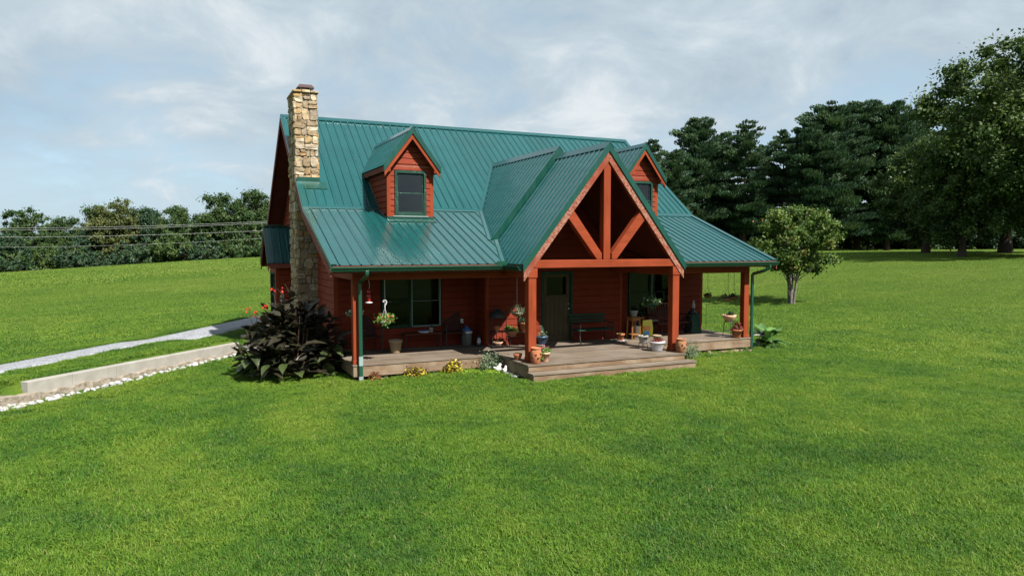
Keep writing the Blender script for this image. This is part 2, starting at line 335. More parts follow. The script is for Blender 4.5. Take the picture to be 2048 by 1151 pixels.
# ------------------------------------------------------------------ terrain
CP=np.array([(0,-1,-.40),(3,-2.6,-.37),(9,-2.6,-.36),(13,-1,-.42),(13,8,-.36),(6,16,-.25),(0,14,-.30),(-1,2,-.44),(-3,0,-.49),(-5,2,-.50),(-7.2,.6,-.53),(-9.5,-1.5,-.62),(-12,-4,-.85),
 (-4,-8,-.56),(-4,-17,-.62),(4,-10,-.48),(12,-10,-.45),(20,-8,-.38),(22,2,-.28),(25.2,10.4,-.15),(36,14,.55),(48,19.2,1.45),(57.5,22.6,1.95),(66,18,2.0),(65,66,2.1),(85,52,2.15),(40,40,1.1),
 (-8.1,5.,-.52),(-2,13.4,-.36),(-12,14,-.75),(-20,30,-1.25),(-8,40,-.6),(4,40,.1),(-29,115,-2.25),(-10,104.5,-.62),(7,93.4,1.02),(30,90,1.5),(-42,150,-7),(-14,140,-5),(14,130,-3),(45,130,-1),(-40,20,-2.2),(-30,-20,-2.),(40,-30,-.2),(110,60,2.3),(100,10,2.4),(120,-10,2.5),(130,30,2.5),(110,90,2.4),(80,-20,1.6),(70,0,1.9),(140,60,2.6),(100,110,2.2)],float)
def _tps():
    P=CP[:,:2]/30.; n=len(P); d=np.linalg.norm(P[:,None]-P[None],axis=2); K=np.where(d>0,d*d*np.log(d+1e-12),0)+np.eye(n)*1e-3
    Q=np.c_[np.ones(n),P]; A=np.block([[K,Q],[Q.T,np.zeros((3,3))]]); w=np.linalg.solve(A,np.r_[CP[:,2],0,0,0]); return P,w
_P,_w=_tps()
WA=np.array((-7.0,1.25)); WB=np.array((-2.2,6.25)); WD=(WB-WA)/np.linalg.norm(WB-WA); WN=np.array((-WD[1],WD[0]))   # retaining wall, WN points behind it
WL=float(np.linalg.norm(WB-WA))
def zt(x,y):
    x=np.atleast_1d(np.asarray(x,float)); y=np.atleast_1d(np.asarray(y,float))
    dx,dy=x-0.,y-0.; r=np.hypot(dx,dy); k=np.where(r>155,155/np.maximum(r,1e-6),1.); q=np.c_[dx*k,dy*k]/30.
    d=np.linalg.norm(q[:,None]-_P[None],axis=2); U=np.where(d>0,d*d*np.log(d+1e-12),0)
    z=U@_w[:-3]+_w[-3]+q@_w[-2:]
    s=(x-WA[0])*WD[0]+(y-WA[1])*WD[1]; t=(x-WA[0])*WN[0]+(y-WA[1])*WN[1]
    up=np.clip((t-.02)/.22,0,1); fade=np.clip((s+.6)/.8,0,1)*np.clip((WL+1.5-s)/1.5,0,1)*np.clip((6.5-t)/5.5,0,1)
    return z+.36*up*fade
def z1(x,y): return float(zt(x,y)[0])
def axis(fine0,fine1,step,lo,hi,mid):
    a=list(np.arange(fine0,fine1+1e-6,step)); s=step; v=a[-1]
    while v<hi: s=min(s*1.18,60 if v>mid else 4); v+=s; a.append(v)
    s=step; v=a[0]
    while v>lo: s=min(s*1.18,60 if v<-mid else 4); v-=s; a.insert(0,v)
    return np.array(a)
xs=axis(-11,15,.2,-1500,1500,160); ys=axis(-12,15,.2,-1500,1500,160)
XX,YY=np.meshgrid(xs,ys); zz=np.concatenate([zt(a,b) for a,b in zip(XX,YY)])
V=np.c_[XX.ravel(),YY.ravel(),zz]; nx=len(xs); i=np.arange(len(ys)-1)[:,None]*nx+np.arange(nx-1)[None]; i=i.ravel()
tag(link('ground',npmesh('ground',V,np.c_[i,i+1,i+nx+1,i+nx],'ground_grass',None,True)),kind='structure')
# ------------------------------------------------------------------ gravel drive
DRA=[(-14,-3.1),(-11.1,.9),(-8.11,4.95),(-5.05,9.2),(-1.96,13.45),(1.4,18.1),(4.,23)]
def drive_line(n=90):
    p=np.array(DRA); s=np.r_[0,np.cumsum(np.linalg.norm(np.diff(p,axis=0),axis=1))]; u=np.linspace(0,s[-1],n)
    return np.c_[np.interp(u,s,p[:,0]),np.interp(u,s,p[:,1])]
DL=drive_line(); DT=np.gradient(DL,axis=0); DT/=np.linalg.norm(DT,axis=1)[:,None]; DNn=np.c_[-DT[:,1],DT[:,0]]
mb=MB(); rows=[]
rg=np.random.default_rng(3)
for k in range(len(DL)):
    row=[]
    for j,o in enumerate((-.80,-.66,-.3,.15,.6,.9,1.04)):
        oo=o+(rg.normal(0,.05) if j in(0,6) else 0); p=DL[k]+DNn[k]*oo; row.append((p[0],p[1],z1(*p)+(.04 if 0<j<6 else -.03)))
    rows.append(row)
mb.v=[p for r in rows for p in r]; mb.f=[(k*7+j,k*7+j+1,(k+1)*7+j+1,(k+1)*7+j) for k in range(len(rows)-1) for j in range(6)]
struct('gravel_drive',mb,'gravel',True)
# ------------------------------------------------------------------ retaining wall, footing, rocks
def wp(s,t,z): p=WA+WD*s+WN*t; return (p[0],p[1],z)
rw=thing('retaining_wall','long low concrete retaining wall between the lawn and the gravel drive','wall')
mb=MB(); ztop=-.10
for s0,s1 in ((.12,1.22),(1.225,2.44),(2.445,3.66),(3.665,4.88),(4.885,6.1),(6.105,WL)):
    p=MB(); p.hexa([wp(s0,0,-.75),wp(s1,0,-.75),wp(s1,.22,-.75),wp(s0,.22,-.75),wp(s0,0,ztop),wp(s1,0,ztop),wp(s1,.22,ztop),wp(s0,.22,ztop)]); part('wall_panel',p,'concrete',rw,bevel=.012)
p=MB(); n=44
for k in range(n+1):
    s=-.55+(WL+.5)*k/n; h=-.37+.03*math.sin(k*1.7)+.02*math.sin(k*.61); o=-.10+.02*math.sin(k*2.3)
    p.v+=[wp(s,o,-.8),wp(s,o,h),wp(s,.05 if k>3 else .2,h+.01)]
p.f=[(k*3+j,k*3+j+3,k*3+j+4,k*3+j+1) for k in range(n) for j in range(2)]+[(0,1,2)]
part('footing',p,'footing',rw)
def rock_mesh(name,mat,seed,flat=.6):
    g=np.random.default_rng(seed); b=MB(); b.ball((0,0,0),1,8,5); v=np.array(b.v); q=v/np.maximum(np.linalg.norm(v,axis=1)[:,None],1e-6)
    for _ in range(9):
        d=g.normal(size=3); d/=np.linalg.norm(d); c=g.uniform(.55,.85); k=q@d; m=k>0; s=np.einsum('ij,j->i',v,d); over=np.maximum(s-c,0); v-=over[:,None]*d[None]
    v*=np.array([g.uniform(.9,1.3),g.uniform(.7,1.),flat]); b.v=[tuple(x) for x in v]; return b.mesh(name,mat)
RW=[rock_mesh('rock','white_rock',40+i,.62) for i in range(7)]; RB=[rock_mesh('rock','brown_rock',60+i,.6) for i in range(5)]
g=np.random.default_rng(5)
for k in range(150):
    u=g.uniform()**1.25; s=-.75+u*(WL+.3); wdt=.36*(1-.55*u); t_=-.20-g.uniform(0,1)*wdt
    if k<16: s=g.uniform(-1.5,-.1); t_=g.uniform(-.5,.55)
    x,y,_=wp(s,t_,0); r=g.uniform(.030,.088)*(1 if k%7 else 1.5)
    o=link('rock',RW[k%7],None,(x,y,z1(x,y)+r*.33),(g.uniform(-.3,.3),g.uniform(-.3,.3),g.uniform(0,6.3))); o.scale=(r,r,r)
    tag(o,'white limestone rock lying along the foot of the concrete retaining wall','rock','white rocks along the retaining wall')
# ------------------------------------------------------------------ grass
def grass_patch(name,n,size,h0,h1,w,seed,clover=0):
    g=np.random.default_rng(seed); 
    cl=g.uniform(-size/2,size/2,(max(8,n//45),2)); c=cl[g.integers(0,len(cl),n)]
    p=np.where((g.uniform(size=n)<.45)[:,None],c+g.normal(0,.045*size,(n,2)),g.uniform(-size/2,size/2,(n,2)))
    keep=np.hypot(p[:,0],p[:,1])<size*.60; p=p[keep]; n=len(p)
    a=g.uniform(0,2*np.pi,n); h=g.uniform(h0,h1,n)*g.choice([1,1,1,1.25],n); l=g.uniform(.4,1.9,n)*h; b=a+np.pi/2+g.normal(0,.4,n); ww=w*g.uniform(.6,1.3,n)
    dx,dy=np.cos(b),np.sin(b); lx,ly=np.cos(a)*l,np.sin(a)*l; z0=np.full(n,-.012)
    A=np.c_[p[:,0]-dx*ww/2,p[:,1]-dy*ww/2,z0]; B=np.c_[p[:,0]+dx*ww/2,p[:,1]+dy*ww/2,z0]
    C=np.c_[p[:,0]+lx*.35+dx*ww*.4,p[:,1]+ly*.35+dy*ww*.4,h*.62]; D=np.c_[p[:,0]+lx*.35-dx*ww*.4,p[:,1]+ly*.35-dy*ww*.4,h*.62]
    E=np.c_[p[:,0]+lx+dx*ww*.06,p[:,1]+ly+dy*ww*.06,h]; F=np.c_[p[:,0]+lx-dx*ww*.06,p[:,1]+ly-dy*ww*.06,h]
    V=np.stack([A,B,C,D,E,F],1).reshape(-1,3); k=np.arange(n)*6
    Fc=np.concatenate([np.c_[k,k+1,k+2,k+3],np.c_[k+3,k+2,k+4,k+5]]); tn=np.clip(g.normal(.5,.22,n),0,1); T=np.r_[tn,tn]
    if clover:
        q=cl[g.integers(0,max(2,len(cl)//6),clover)]+g.normal(0,.06*size,(clover,2)); s=g.uniform(.006,.013,clover); hz=g.uniform(h0*.5,h1*.8,clover); t=g.uniform(0,6.28,clover); tx=g.normal(0,.35,clover)
        vv=[]
        for j in range(4):
            an=t+j*np.pi/2; vv.append(np.c_[q[:,0]+np.cos(an)*s,q[:,1]+np.sin(an)*s,hz+np.cos(an)*s*tx])
        o=len(V); V=np.r_[V,np.stack(vv,1).reshape(-1,3)]; kk=o+np.arange(clover)*4; Fc=np.r_[Fc,np.c_[kk,kk+1,kk+2,kk+3]]; T=np.r_[T,g.uniform(.05,.4,clover)]
    return bpy.data.objects.new(name,npmesh(name,V,Fc,'grass_blade',T))
def clearance(x,y):
    """distance from (x,y) to whatever the grass must not grow on"""
    def rect(a,b,c,d): return math.hypot(max(a-x,0,x-b),max(c-y,0,y-d)) if not(a<x<b and c<y<d) else -min(x-a,b-x,y-c,d-y)
    r=min(rect(.15,12.4,.15,13.6),rect(3.95,8.75,-2.0,1))
    s=(x-WA[0])*WD[0]+(y-WA[1])*WD[1]; t=(x-WA[0])*WN[0]+(y-WA[1])*WN[1]
    x0,y0,x_,y_=-1.0,-.40,WL+.2,.24
    q=math.hypot(max(x0-s,0,s-x_),max(y0+.2*max(0,min(1,s/WL))-t,0,t-y_)); 
    return min(r,q,float(np.min(np.linalg.norm(DL-np.array((x,y))+DNn*.12,axis=1)))-.95)
def scatter(step,r0,r1,seed,lo,hi=1e9,half=40):
    g=np.random.default_rng(seed); vx,vy=math.sin(R(YAW)),math.cos(R(YAW)); out=[]
    for a in np.arange(-r1,r1,step):
        for b in np.arange(-r1,r1,step):
            x=CAM[0]+a+g.uniform(-.3,.3)*step; y=CAM[1]+b+g.uniform(-.3,.3)*step; dx,dy=x-CAM[0],y-CAM[1]; d=math.hypot(dx,dy)
            if d<r0 or d>r1: continue
            if math.degrees(math.acos(max(-1,min(1,(dx*vx+dy*vy)/d))))>half+(60/d): continue
            c=clearance(x,y)
            if c<lo or c>hi: continue
            out.append((x,y))
    out=np.array(out); x,y=out[:,0],out[:,1]; e=.3; zz=zt(x,y); sx=(zt(x+e,y)-zt(x-e,y))/(2*e); sy=(zt(x,y+e)-zt(x,y-e))/(2*e)
    return np.c_[x,y,zz],np.c_[np.arctan(sy),-np.arctan(sx),np.zeros(len(x))],g
def grass_object(name,pts,rot,g,patches,label):
    cg=bpy.data.collections.new(name+'_patches'); 
    for p in patches: cg.objects.link(p)
    me=bpy.data.meshes.new(name); me.vertices.add(len(pts)); me.vertices.foreach_set('co',pts.astype(np.float32).ravel())
    a=me.attributes.new('tilt','FLOAT_VECTOR','POINT'); a.data.foreach_set('vector',rot.astype(np.float32).ravel())
    a=me.attributes.new('spin','FLOAT','POINT'); a.data.foreach_set('value',g.uniform(0,6.283,len(pts)).astype(np.float32))
    a=me.attributes.new('size','FLOAT','POINT'); a.data.foreach_set('value',g.choice([.85,1.,1.1,1.35],len(pts))*g.uniform(.92,1.08,len(pts)).astype(np.float32))
    a=me.attributes.new('pick','INT','POINT'); a.data.foreach_set('value',g.integers(0,len(patches),len(pts)).astype(np.int32))
    o=link(name,me); tag(o,label,'grass',None,'stuff')
    ng=bpy.data.node_groups.new(name,'GeometryNodeTree'); ng.interface.new_socket('Geometry',in_out='INPUT',socket_type='NodeSocketGeometry'); ng.interface.new_socket('Geometry',in_out='OUTPUT',socket_type='NodeSocketGeometry')
    N=ng.nodes; L=ng.links; gi=N.new('NodeGroupInput'); go=N.new('NodeGroupOutput'); ip=N.new('GeometryNodeInstanceOnPoints'); ci=N.new('GeometryNodeCollectionInfo')
    ci.inputs['Collection'].default_value=cg; ci.inputs['Separate Children'].default_value=True; ci.inputs['Reset Children'].default_value=True
    def at(nm,ty):
        n=N.new('GeometryNodeInputNamedAttribute'); n.data_type=ty; n.inputs[0].default_value=nm; return n.outputs[0]
    m2p=N.new('GeometryNodeMeshToPoints'); L.new(gi.outputs[0],m2p.inputs[0]); L.new(m2p.outputs[0],ip.inputs['Points'])
    L.new(ci.outputs[0],ip.inputs['Instance']); ip.inputs['Pick Instance'].default_value=True; L.new(at('pick','INT'),ip.inputs['Instance Index'])
    e2r=N.new('FunctionNodeEulerToRotation'); L.new(at('tilt','FLOAT_VECTOR'),e2r.inputs[0]); L.new(e2r.outputs[0],ip.inputs['Rotation']); L.new(at('size','FLOAT'),ip.inputs['Scale'])
    ri=N.new('GeometryNodeRotateInstances'); L.new(ip.outputs[0],ri.inputs[0]); cz=N.new('ShaderNodeCombineXYZ'); L.new(at('spin','FLOAT'),cz.inputs[2]); 
    e3=N.new('FunctionNodeEulerToRotation'); L.new(cz.outputs[0],e3.inputs[0]); L.new(e3.outputs[0],ri.inputs['Rotation']); ri.inputs['Local Space'].default_value=True
    L.new(ri.outputs[0],go.inputs[0]); md=o.modifiers.new('grass','NODES'); md.node_group=ng; return o
NEAR=[grass_patch('near_patch',5200,1.25,.014,.044,.0075,100+i,350) for i in range(6)]
EDGE=[grass_patch('edge_patch',700,.44,.02,.055,.008,150+i,30) for i in range(3)]
FARP=[grass_patch('far_patch',4800,2.5,.018,.048,.018,200+i,0) for i in range(5)]
HAYP=[grass_patch('hay_patch',5200,6.,.03,.09,.05,250+i,0) for i in range(4)]
for args,patches,label in (((.88,5.2,23,11,.78),NEAR,'short mown green lawn grass in front of the house'),((.88,23,46,13,.78,1.75),NEAR,'grass bordering the drive and the far side of the house'),
    ((.33,8,42,14,.24,1.0),EDGE,'grass growing right up to the deck, wall and drive edges'),((1.75,22.3,75,12,1.55),FARP,'mown grass of the far lawn round the house'),((4.2,74,128,15,1.55),HAYP,'grass of the distant hay field')):
    p_,r_,g_=scatter(*args); grass_object('grass',p_,r_,g_,patches,label)
# ------------------------------------------------------------------ the house
W,D=12.58,2.345; Ye,Ze=-.436,2.436; Yb,Zb=3.647,3.975; Yr,Zr=8.072,7.266; XL,XR=-.605,13.185
s1=(Zb-Ze)/(Yb-Ye); s2=(Zr-Zb)/(Yr-Yb); YB=13.8; YBE=14.4
def zm(y): return Ze+(y-Ye)*s1 if y<=Yb else (Zb+(y-Yb)*s2 if y<=Yr else Zr-(y-Yr)*s2)
def yof(z): return Ye+(z-Ze)/s1 if z<=Zb else Yb+(z-Zb)/s2
GX=6.31; GS=1.255; PZ,PY0,PHW=5.525,-1.52,2.46; RZ,RY0=5.76,1.19
def zp(x): return PZ-GS*abs(x-GX)
def zrg(x): return RZ-GS*abs(x-GX)
def ystart(x):
    yp=yof(zp(x)); 
    if yp<RY0: return max(Ye,yp)
    return max(RY0,yof(zrg(x)))
house=thing('house','red wooden house with green metal roof, stone chimney and open front porch','house')
PITCH_R=.25
def profile(a,b,phase=0.):
    """rib profile: list of (s,h)"""
    out=[(a,0.)]; k=math.floor((a-phase)/PITCH_R)
    while True:
        c=phase+k*PITCH_R
        for d,h in((-.026,0.),(-.011,.025),(.011,.025),(.026,0.)):
            if a+1e-4<c+d<b-1e-4: out.append((c+d,h))
        k+=1
        if c>b: break
    out.append((b,0.)); return out
def rib_panels(parent,name,a,b,lo,hi,P,width=1.0,mat='roof_metal',phase=0.,nt=1):
    x=a
    while x<b-1e-3:
        e=min(b,x+width); e=b if b-e<.12 else e
        mb=MB(); pr=profile(x-.001,e+.012,phase); 
        pr2=[]
        for (s,h),(s2_,h2) in zip(pr,pr[1:]):
            pr2.append((s,h)); n=int((s2_-s)/.11)
            pr2+=[(s+(s2_-s)*(i+1)/(n+1),h+(h2-h)*(i+1)/(n+1)) for i in range(n)]
        pr2.append(pr[-1]); vs=[]; ok=[]
        for s,h in pr2:
            l,t=lo(s),hi(s); ok.append(t-l>.004)
            vs+=[P(s,l+(t-l)*j/nt,h) for j in range(nt+1)]
        m=nt+1; fs=[(i*m+j,(i+1)*m+j,(i+1)*m+j+1,i*m+j+1) for i in range(len(pr2)-1) for j in range(nt) if ok[i] or ok[i+1]]
        if fs:
            used=sorted({q for f in fs for q in f}); ix={q:k for k,q in enumerate(used)}
            mb.add([vs[q] for q in used],[tuple(ix[q] for q in f) for f in fs]); part(name,mb,mat,parent)
        x=e
def sheet(name,a,b,lo,hi,P,mat,parent,n=60,h=-.1):
    mb=MB(); vs=[]; ok=[]
    for i in range(n+1):
        s=a+(b-a)*i/n; l,t=lo(s),hi(s); ok.append(t-l>.004); vs+=[P(s,l,h),P(s,max(l,t),h)]
    mb.add(vs,[(2*i,2*i+1,2*i+3,2*i+2) for i in range(n) if ok[i] or ok[i+1]]); return part(name,mb,mat,parent)
c1,n1=1/math.hypot(1,s1),s1/math.hypot(1,s1); c2,n2=1/math.hypot(1,s2),s2/math.hypot(1,s2)
Plow=lambda s,t,h:(s,t-n1*h,zm(t)+c1*h)
Pup=lambda s,t,h:(s,t-n2*h,zm(t)+c2*h)
Pback=lambda s,t,h:(s,t+n2*h,Zr-(t-Yr)*s2+c2*h)
roof=tag(link('main_roof',None,house)); 
rib_panels(roof,'roof_panel',XL,XR,ystart,lambda x:Yb,Plow,1.0,phase=.1)
rib_panels(roof,'roof_panel',XL,XR,lambda x:max(Yb,ystart(x)),lambda x:Yr,Pup,1.0,phase=.1)
rib_panels(roof,'roof_panel',XL,XR,lambda x:Yr,lambda x:YBE,Pback,1.0,phase=.1)
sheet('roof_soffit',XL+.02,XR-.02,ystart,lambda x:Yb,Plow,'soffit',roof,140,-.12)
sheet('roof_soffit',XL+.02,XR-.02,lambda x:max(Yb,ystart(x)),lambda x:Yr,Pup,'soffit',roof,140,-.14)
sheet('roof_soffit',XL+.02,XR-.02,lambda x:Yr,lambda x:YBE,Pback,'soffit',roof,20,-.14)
mb=MB(); 
for sg in(-1,1): mb.extrude([(XL-.02,Yr,Zr+.055),(XL-.02,Yr+sg*.16,Zr+.055-.16*s2),(XL-.02,Yr+sg*.16,Zr+.035-.16*s2),(XL-.02,Yr,Zr+.035)],(XR-XL+.04,0,0))
part('ridge_cap',mb,'roof_metal',roof)
for xa,xb in((XL,4.66),(7.96,XR)):
    part('transition_flashing',MB().extrude([(xa,Yb-.10,zm(Yb-.10)+.03),(xa,Yb-.0,Zb+.032),(xa,Yb+.07,zm(Yb+.07)+.045),(xa,Yb+.07,zm(Yb+.07)+.02),(xa,Yb-.10,zm(Yb-.10)+.012)],(xb-xa,0,0)),'roof_metal',roof)
# rake trim and boards on both gable ends
for X,sg in((XL,-1),(XR,1)):
    for yy in((Ye,Yb),(Yb,Yr),(Yr,YBE)):
        a,b=yy
        for nm,o0,o1,th,mt in(('rake_trim',.035,-.075,.022,'trim_green'),('rake_board',-.075,-.26,.03,'rake_dull')):
            mb=MB(); mb.extrude([(X,a,zm(a)+o0),(X,b,zm(b)+o0),(X,b,zm(b)+o1),(X,a,zm(a)+o1)],(sg*th,0,0)); part(nm,mb,mt,roof)
    mb=MB()
    for a,b in((Ye,Yb),(Yb,Yr)): mb.extrude([(X,a,zm(a)+.036),(X-sg*.14,a,zm(a)+.036),(X-sg*.14,a,zm(a)+.022),(X,a,zm(a)+.022)],(0,b-a,zm(b)-zm(a)))
    part('rake_cap',mb,'roof_metal',roof)
# ---- gable roofs in the middle
def gable_roof(name,zf,ya,yb,slo,label=None,cx=GX,cap=.13,sl=GS,hw=None):
    r=link(name,None,house); cc,nn=1/math.hypot(1,sl),sl/math.hypot(1,sl)
    for sg in(-1,1):
        P=lambda s,t,h,sg=sg:(cx+sg*((cx-t)+nn*h),s,zf-sl*(cx-t)+cc*h)
        rib_panels(r,'roof_panel',ya,yb,slo,lambda s:cx,P,.9)
        sheet('roof_soffit',ya+.02,yb,slo,lambda s:cx,P,'soffit',r,40,-.10)
    mb=MB()
    for sg in(-1,1): mb.extrude([(cx,ya-.02,zf+.05),(cx+sg*cap,ya-.02,zf+.05-cap*sl),(cx+sg*cap,ya-.02,zf+.03-cap*sl),(cx,ya-.02,zf+.025)],(0,yb-ya,0))
    part('ridge_cap',mb,'roof_metal',r); return r
def rake(parent,cx,y,za,sl,hw,o0,o1,th,mat,name):
    for sg in(-1,1):
        mb=MB(); mb.extrude([(cx,y,za-o0),(cx,y,za-o1),(cx+sg*hw,y,za-sl*hw-o1),(cx+sg*hw,y,za-sl*hw-o0)],(0,th,0)); part(name,mb,mat,parent)
xval=lambda zf:(lambda y:GX-(zf-zm(y))/GS)
pg=gable_roof('porch_gable_roof',PZ,PY0,1.62,lambda y:max(GX-PHW,xval(PZ)(y)) if y>Ye else GX-PHW)
rake(pg,GX,PY0-.012,PZ+.03,GS,PHW+.01,0,.22,.03,'trim_green','rake_trim')
rake(pg,GX,PY0+.02,PZ,GS,PHW-.02,.19,.45,.045,'rake_red','rake_board')
rg_=gable_roof('bay_gable_roof',RZ,RY0,yof(RZ)-.02,xval(RZ))
hwr=GX-xval(RZ)(RY0)
rake(rg_,GX,RY0-.012,RZ+.03,GS,hwr,0,.25,.03,'trim_green','rake_trim')
mb=MB()
for sg in(-1,1):   # step wall between the two gable roofs
    mb.extrude([(GX,RY0+.02,RZ-.02),(GX,RY0+.02,PZ-.1),(GX+sg*hwr,RY0+.02,PZ-.1-GS*hwr),(GX+sg*hwr,RY0+.02,RZ-.02-GS*hwr)],(0,.03,0))
part('step_flashing',mb,'trim_green',rg_)
def valley(parent,zf,ya,yb):
    for sg in(-1,1):
        mb=MB()
        xa,xb=GX-xval(zf)(ya),GX-xval(zf)(yb)
        q=[]
        for y,xo in((ya,xa),(yb,xb)):
            q.append([(GX+sg*(xo+.10),y,zm(y)+.026),(GX+sg*xo,y,zm(y)+.03),(GX+sg*(xo-.05),y,zf-GS*(xo-.05)+.03)])
        mb.add(q[0]+q[1],[(0,1,4,3),(1,2,5,4)]); part('valley_flashing',mb,'roof_metal',parent)
valley(rg_,RZ,RY0,Yb); valley(rg_,RZ,Yb,yof(RZ)-.1); valley(pg,PZ,Ye+.02,RY0)
# ---- gutters and downspouts
def gutter(a,b,out,name='gutter'):
    a=Vector(a); b=Vector(b); o=Vector(out)
    pr=[(0,0),(0,-.11),(.075,-.115),(.10,-.06),(.125,-.035),(.125,.0),(.112,.0),(.108,-.03),(.085,-.06),(.068,-.10),(.012,-.098),(.012,0)]
    return part(name,MB().extrude([a+o*u+Vector((0,0,w)) for u,w in pr],b-a),'gutter_green',house)
gz=Ze-.03
gutter((XL-.02,Ye-.005,gz),(GX-PHW-.02,Ye-.005,gz),(0,-1,0)); gutter((GX+PHW+.02,Ye-.005,gz),(XR+.02,Ye-.005,gz),(0,-1,0))
gutter((GX-PHW-.005,PY0+.06,gz),(GX-PHW-.005,Ye+.02,gz),(-1,0,0)); gutter((GX+PHW+.005,PY0+.06,gz),(GX+PHW+.005,Ye+.02,gz),(1,0,0))
for xa,xb in((XL,GX-PHW),(GX+PHW,XR)): part('fascia_board',MB().box((xa+.03,Ye+.005,Ze-.19),(xb-.0,Ye+.03,Ze-.015)),'rake_dull',house)
for sg in(-1,1): part('fascia_board',MB().box((GX+sg*(PHW-.005),PY0+.07,Ze-.19),(GX+sg*(PHW-.035),Ye,Ze-.02)),'rake_dull',house)
part('splash_guard',MB().box((GX-PHW-.28,Ye-.115,gz+.0),(GX-PHW+.06,Ye-.10,gz+.10)),'gutter_green',house)
def downspout(x,xg,y,zb):
    ds=link('downspout',None,house)
    p=[(xg,Ye-.07,gz-.10),(xg,Ye-.07,gz-.19),(xg+(x-xg)*.5,Ye+.06,gz-.29),(x,y,gz-.40),(x,y,.20)]
    mb=MB(); 
    for a,b in zip(p,p[1:]): mb.bar(a,b,.085,.062,(0,1,0))
    part('pipe',mb,'gutter_green',ds,bevel=.008)
    part('pipe_sleeve',MB().box((x-.047,y-.036,-.02),(x+.047,y+.036,.21)),'sash_pale' if x<6 else 'gutter_green',ds)
    part('pipe_foot',MB().box((x-.044,y-.034,zb),(x+.044,y+.034,-.02)),'gutter_green',ds)
    part('pipe_end',MB().box((x-.05,y-.04,zb-.02),(x+.05,y+.04,zb+.12)),'galvanised' if x<6 else 'iron_black',ds)
downspout(.135,.22,-.10,-.40); downspout(12.62,12.86,-.02,-.42)
# ---- siding: every course is a board
EXPO=.195
def siding(wall,org,ux,nrm,z0,z1,lo,hi,openings=(),mat='siding_front',expo=EXPO,len_max=99):
    org=Vector(org); ux=Vector(ux); nrm=Vector(nrm); z=z0
    while z<z1-.03:
        zt_=min(z+expo,z1); segs=[[(lo(z),hi(z)),(lo(zt_),hi(zt_))]]
        iv=[(0.,1.)]
        def P(u,zz,d): return org+ux*u+Vector((0,0,zz))+nrm*d
        pieces=[(lo(z),hi(z),lo(zt_),hi(zt_))]
        for (a,b,oz0,oz1) in openings:
            if min(zt_,oz1)-max(z,oz0)>.45*(zt_-z):
                nw=[]
                for (l0,h0,l1,h1) in pieces:
                    if b<=min(l0,l1) or a>=max(h0,h1): nw.append((l0,h0,l1,h1)); continue
                    if a>l0+.02: nw.append((l0,a,min(l1,a),a))
                    if b<h0-.02: nw.append((b,h0,b,max(h1,b)))
                pieces=nw
        for l0,h0,l1,h1 in pieces:
            if h0-l0<.015: continue
            h1=max(h1,l1+.004)
            mb=MB(); j=rnd.uniform(-.003,.003); t=zt_-.016
            mb.hexa([P(l0,z,.0),P(h0,z,.0),P(h0,z,.040+j),P(l0,z,.040+j),P(l1,t,.0),P(h1,t,.0),P(h1,t,.024),P(l1,t,.024)]) if nrm.dot(ux.cross(Vector((0,0,1))))>0 else mb.hexa([P(h0,z,.0),P(l0,z,.0),P(l0,z,.040+j),P(h0,z,.040+j),P(h1,t,.0),P(l1,t,.0),P(l1,t,.024),P(h1,t,.024)])
            part('siding_board',mb,mat,wall)
        z=zt_
def backing(wall,poly,vec,mat='wall_base'): return part('wall_backing',MB().extrude(poly,vec),mat,wall)
def wall_part(name): return link(name,None,house)
def trim(wall,a,b,mat='timber_red',name='corner_board'): return part(name,MB().box(a,b),mat,wall)
BX0,BX1,BYf=4.15,8.80,1.62
# front wall (left and right of the bay), bay front, bay side, gable ends
LWIN=(1.26,3.06,.55,2.07); RWIN=(9.50,11.34,.62,2.09); DOOR=(5.95,7.01,0.,2.13)
def cells(a,b,z0,z1,ops):
    xs_=sorted({a,b,*[o[0] for o in ops],*[o[1] for o in ops]}); zs=sorted({z0,z1,*[o[2] for o in ops],*[o[3] for o in ops]}); out=[]
    for x0,x1 in zip(xs_,xs_[1:]):
        for q0,q1 in zip(zs,zs[1:]):
            if not any(o[0]-1e-6<=x0 and x1<=o[1]+1e-6 and o[2]-1e-6<=q0 and q1<=o[3]+1e-6 for o in ops): out.append((x0,x1,q0,q1))
    return out
def back_cells(wall,y,a,b,z0,z1,ops):
    mb=MB()
    for x0,x1,q0,q1 in cells(a,b,z0,z1,ops): mb.box((x0,y,q0),(x1,y+.10,q1))
    part('wall_backing',mb,'wall_base',wall)
ztw=zm(D)-.20
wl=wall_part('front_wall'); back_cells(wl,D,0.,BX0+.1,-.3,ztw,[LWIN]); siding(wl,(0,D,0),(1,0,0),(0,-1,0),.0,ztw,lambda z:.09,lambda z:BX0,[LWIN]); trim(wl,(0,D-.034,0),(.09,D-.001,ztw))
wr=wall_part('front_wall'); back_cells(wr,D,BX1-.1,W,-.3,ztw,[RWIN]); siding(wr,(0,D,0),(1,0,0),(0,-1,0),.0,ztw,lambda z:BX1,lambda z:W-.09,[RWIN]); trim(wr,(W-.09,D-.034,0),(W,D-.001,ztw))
bf=wall_part('bay_wall')
gl=lambda z:max(BX0+.09,GX-(PZ-.22-z)/GS); gh=lambda z:min(BX1-.09,GX+(PZ-.22-z)/GS)
zk=PZ-.2-GS*(GX-BX0)
mb=MB()
for x0,x1,q0,q1 in cells(BX0,BX1,-.3,2.5,[DOOR]): mb.box((x0,BYf,q0),(x1,BYf+.10,q1))
mb.extrude([(BX0,BYf,2.5),(BX1,BYf,2.5),(BX1,BYf,zk),(GX,BYf,PZ-.18),(BX0,BYf,zk)],(0,.1,0)); part('wall_backing',mb,'wall_base',bf)
siding(bf,(0,BYf,0),(1,0,0),(0,-1,0),0.,PZ-.3,gl,gh,[DOOR])
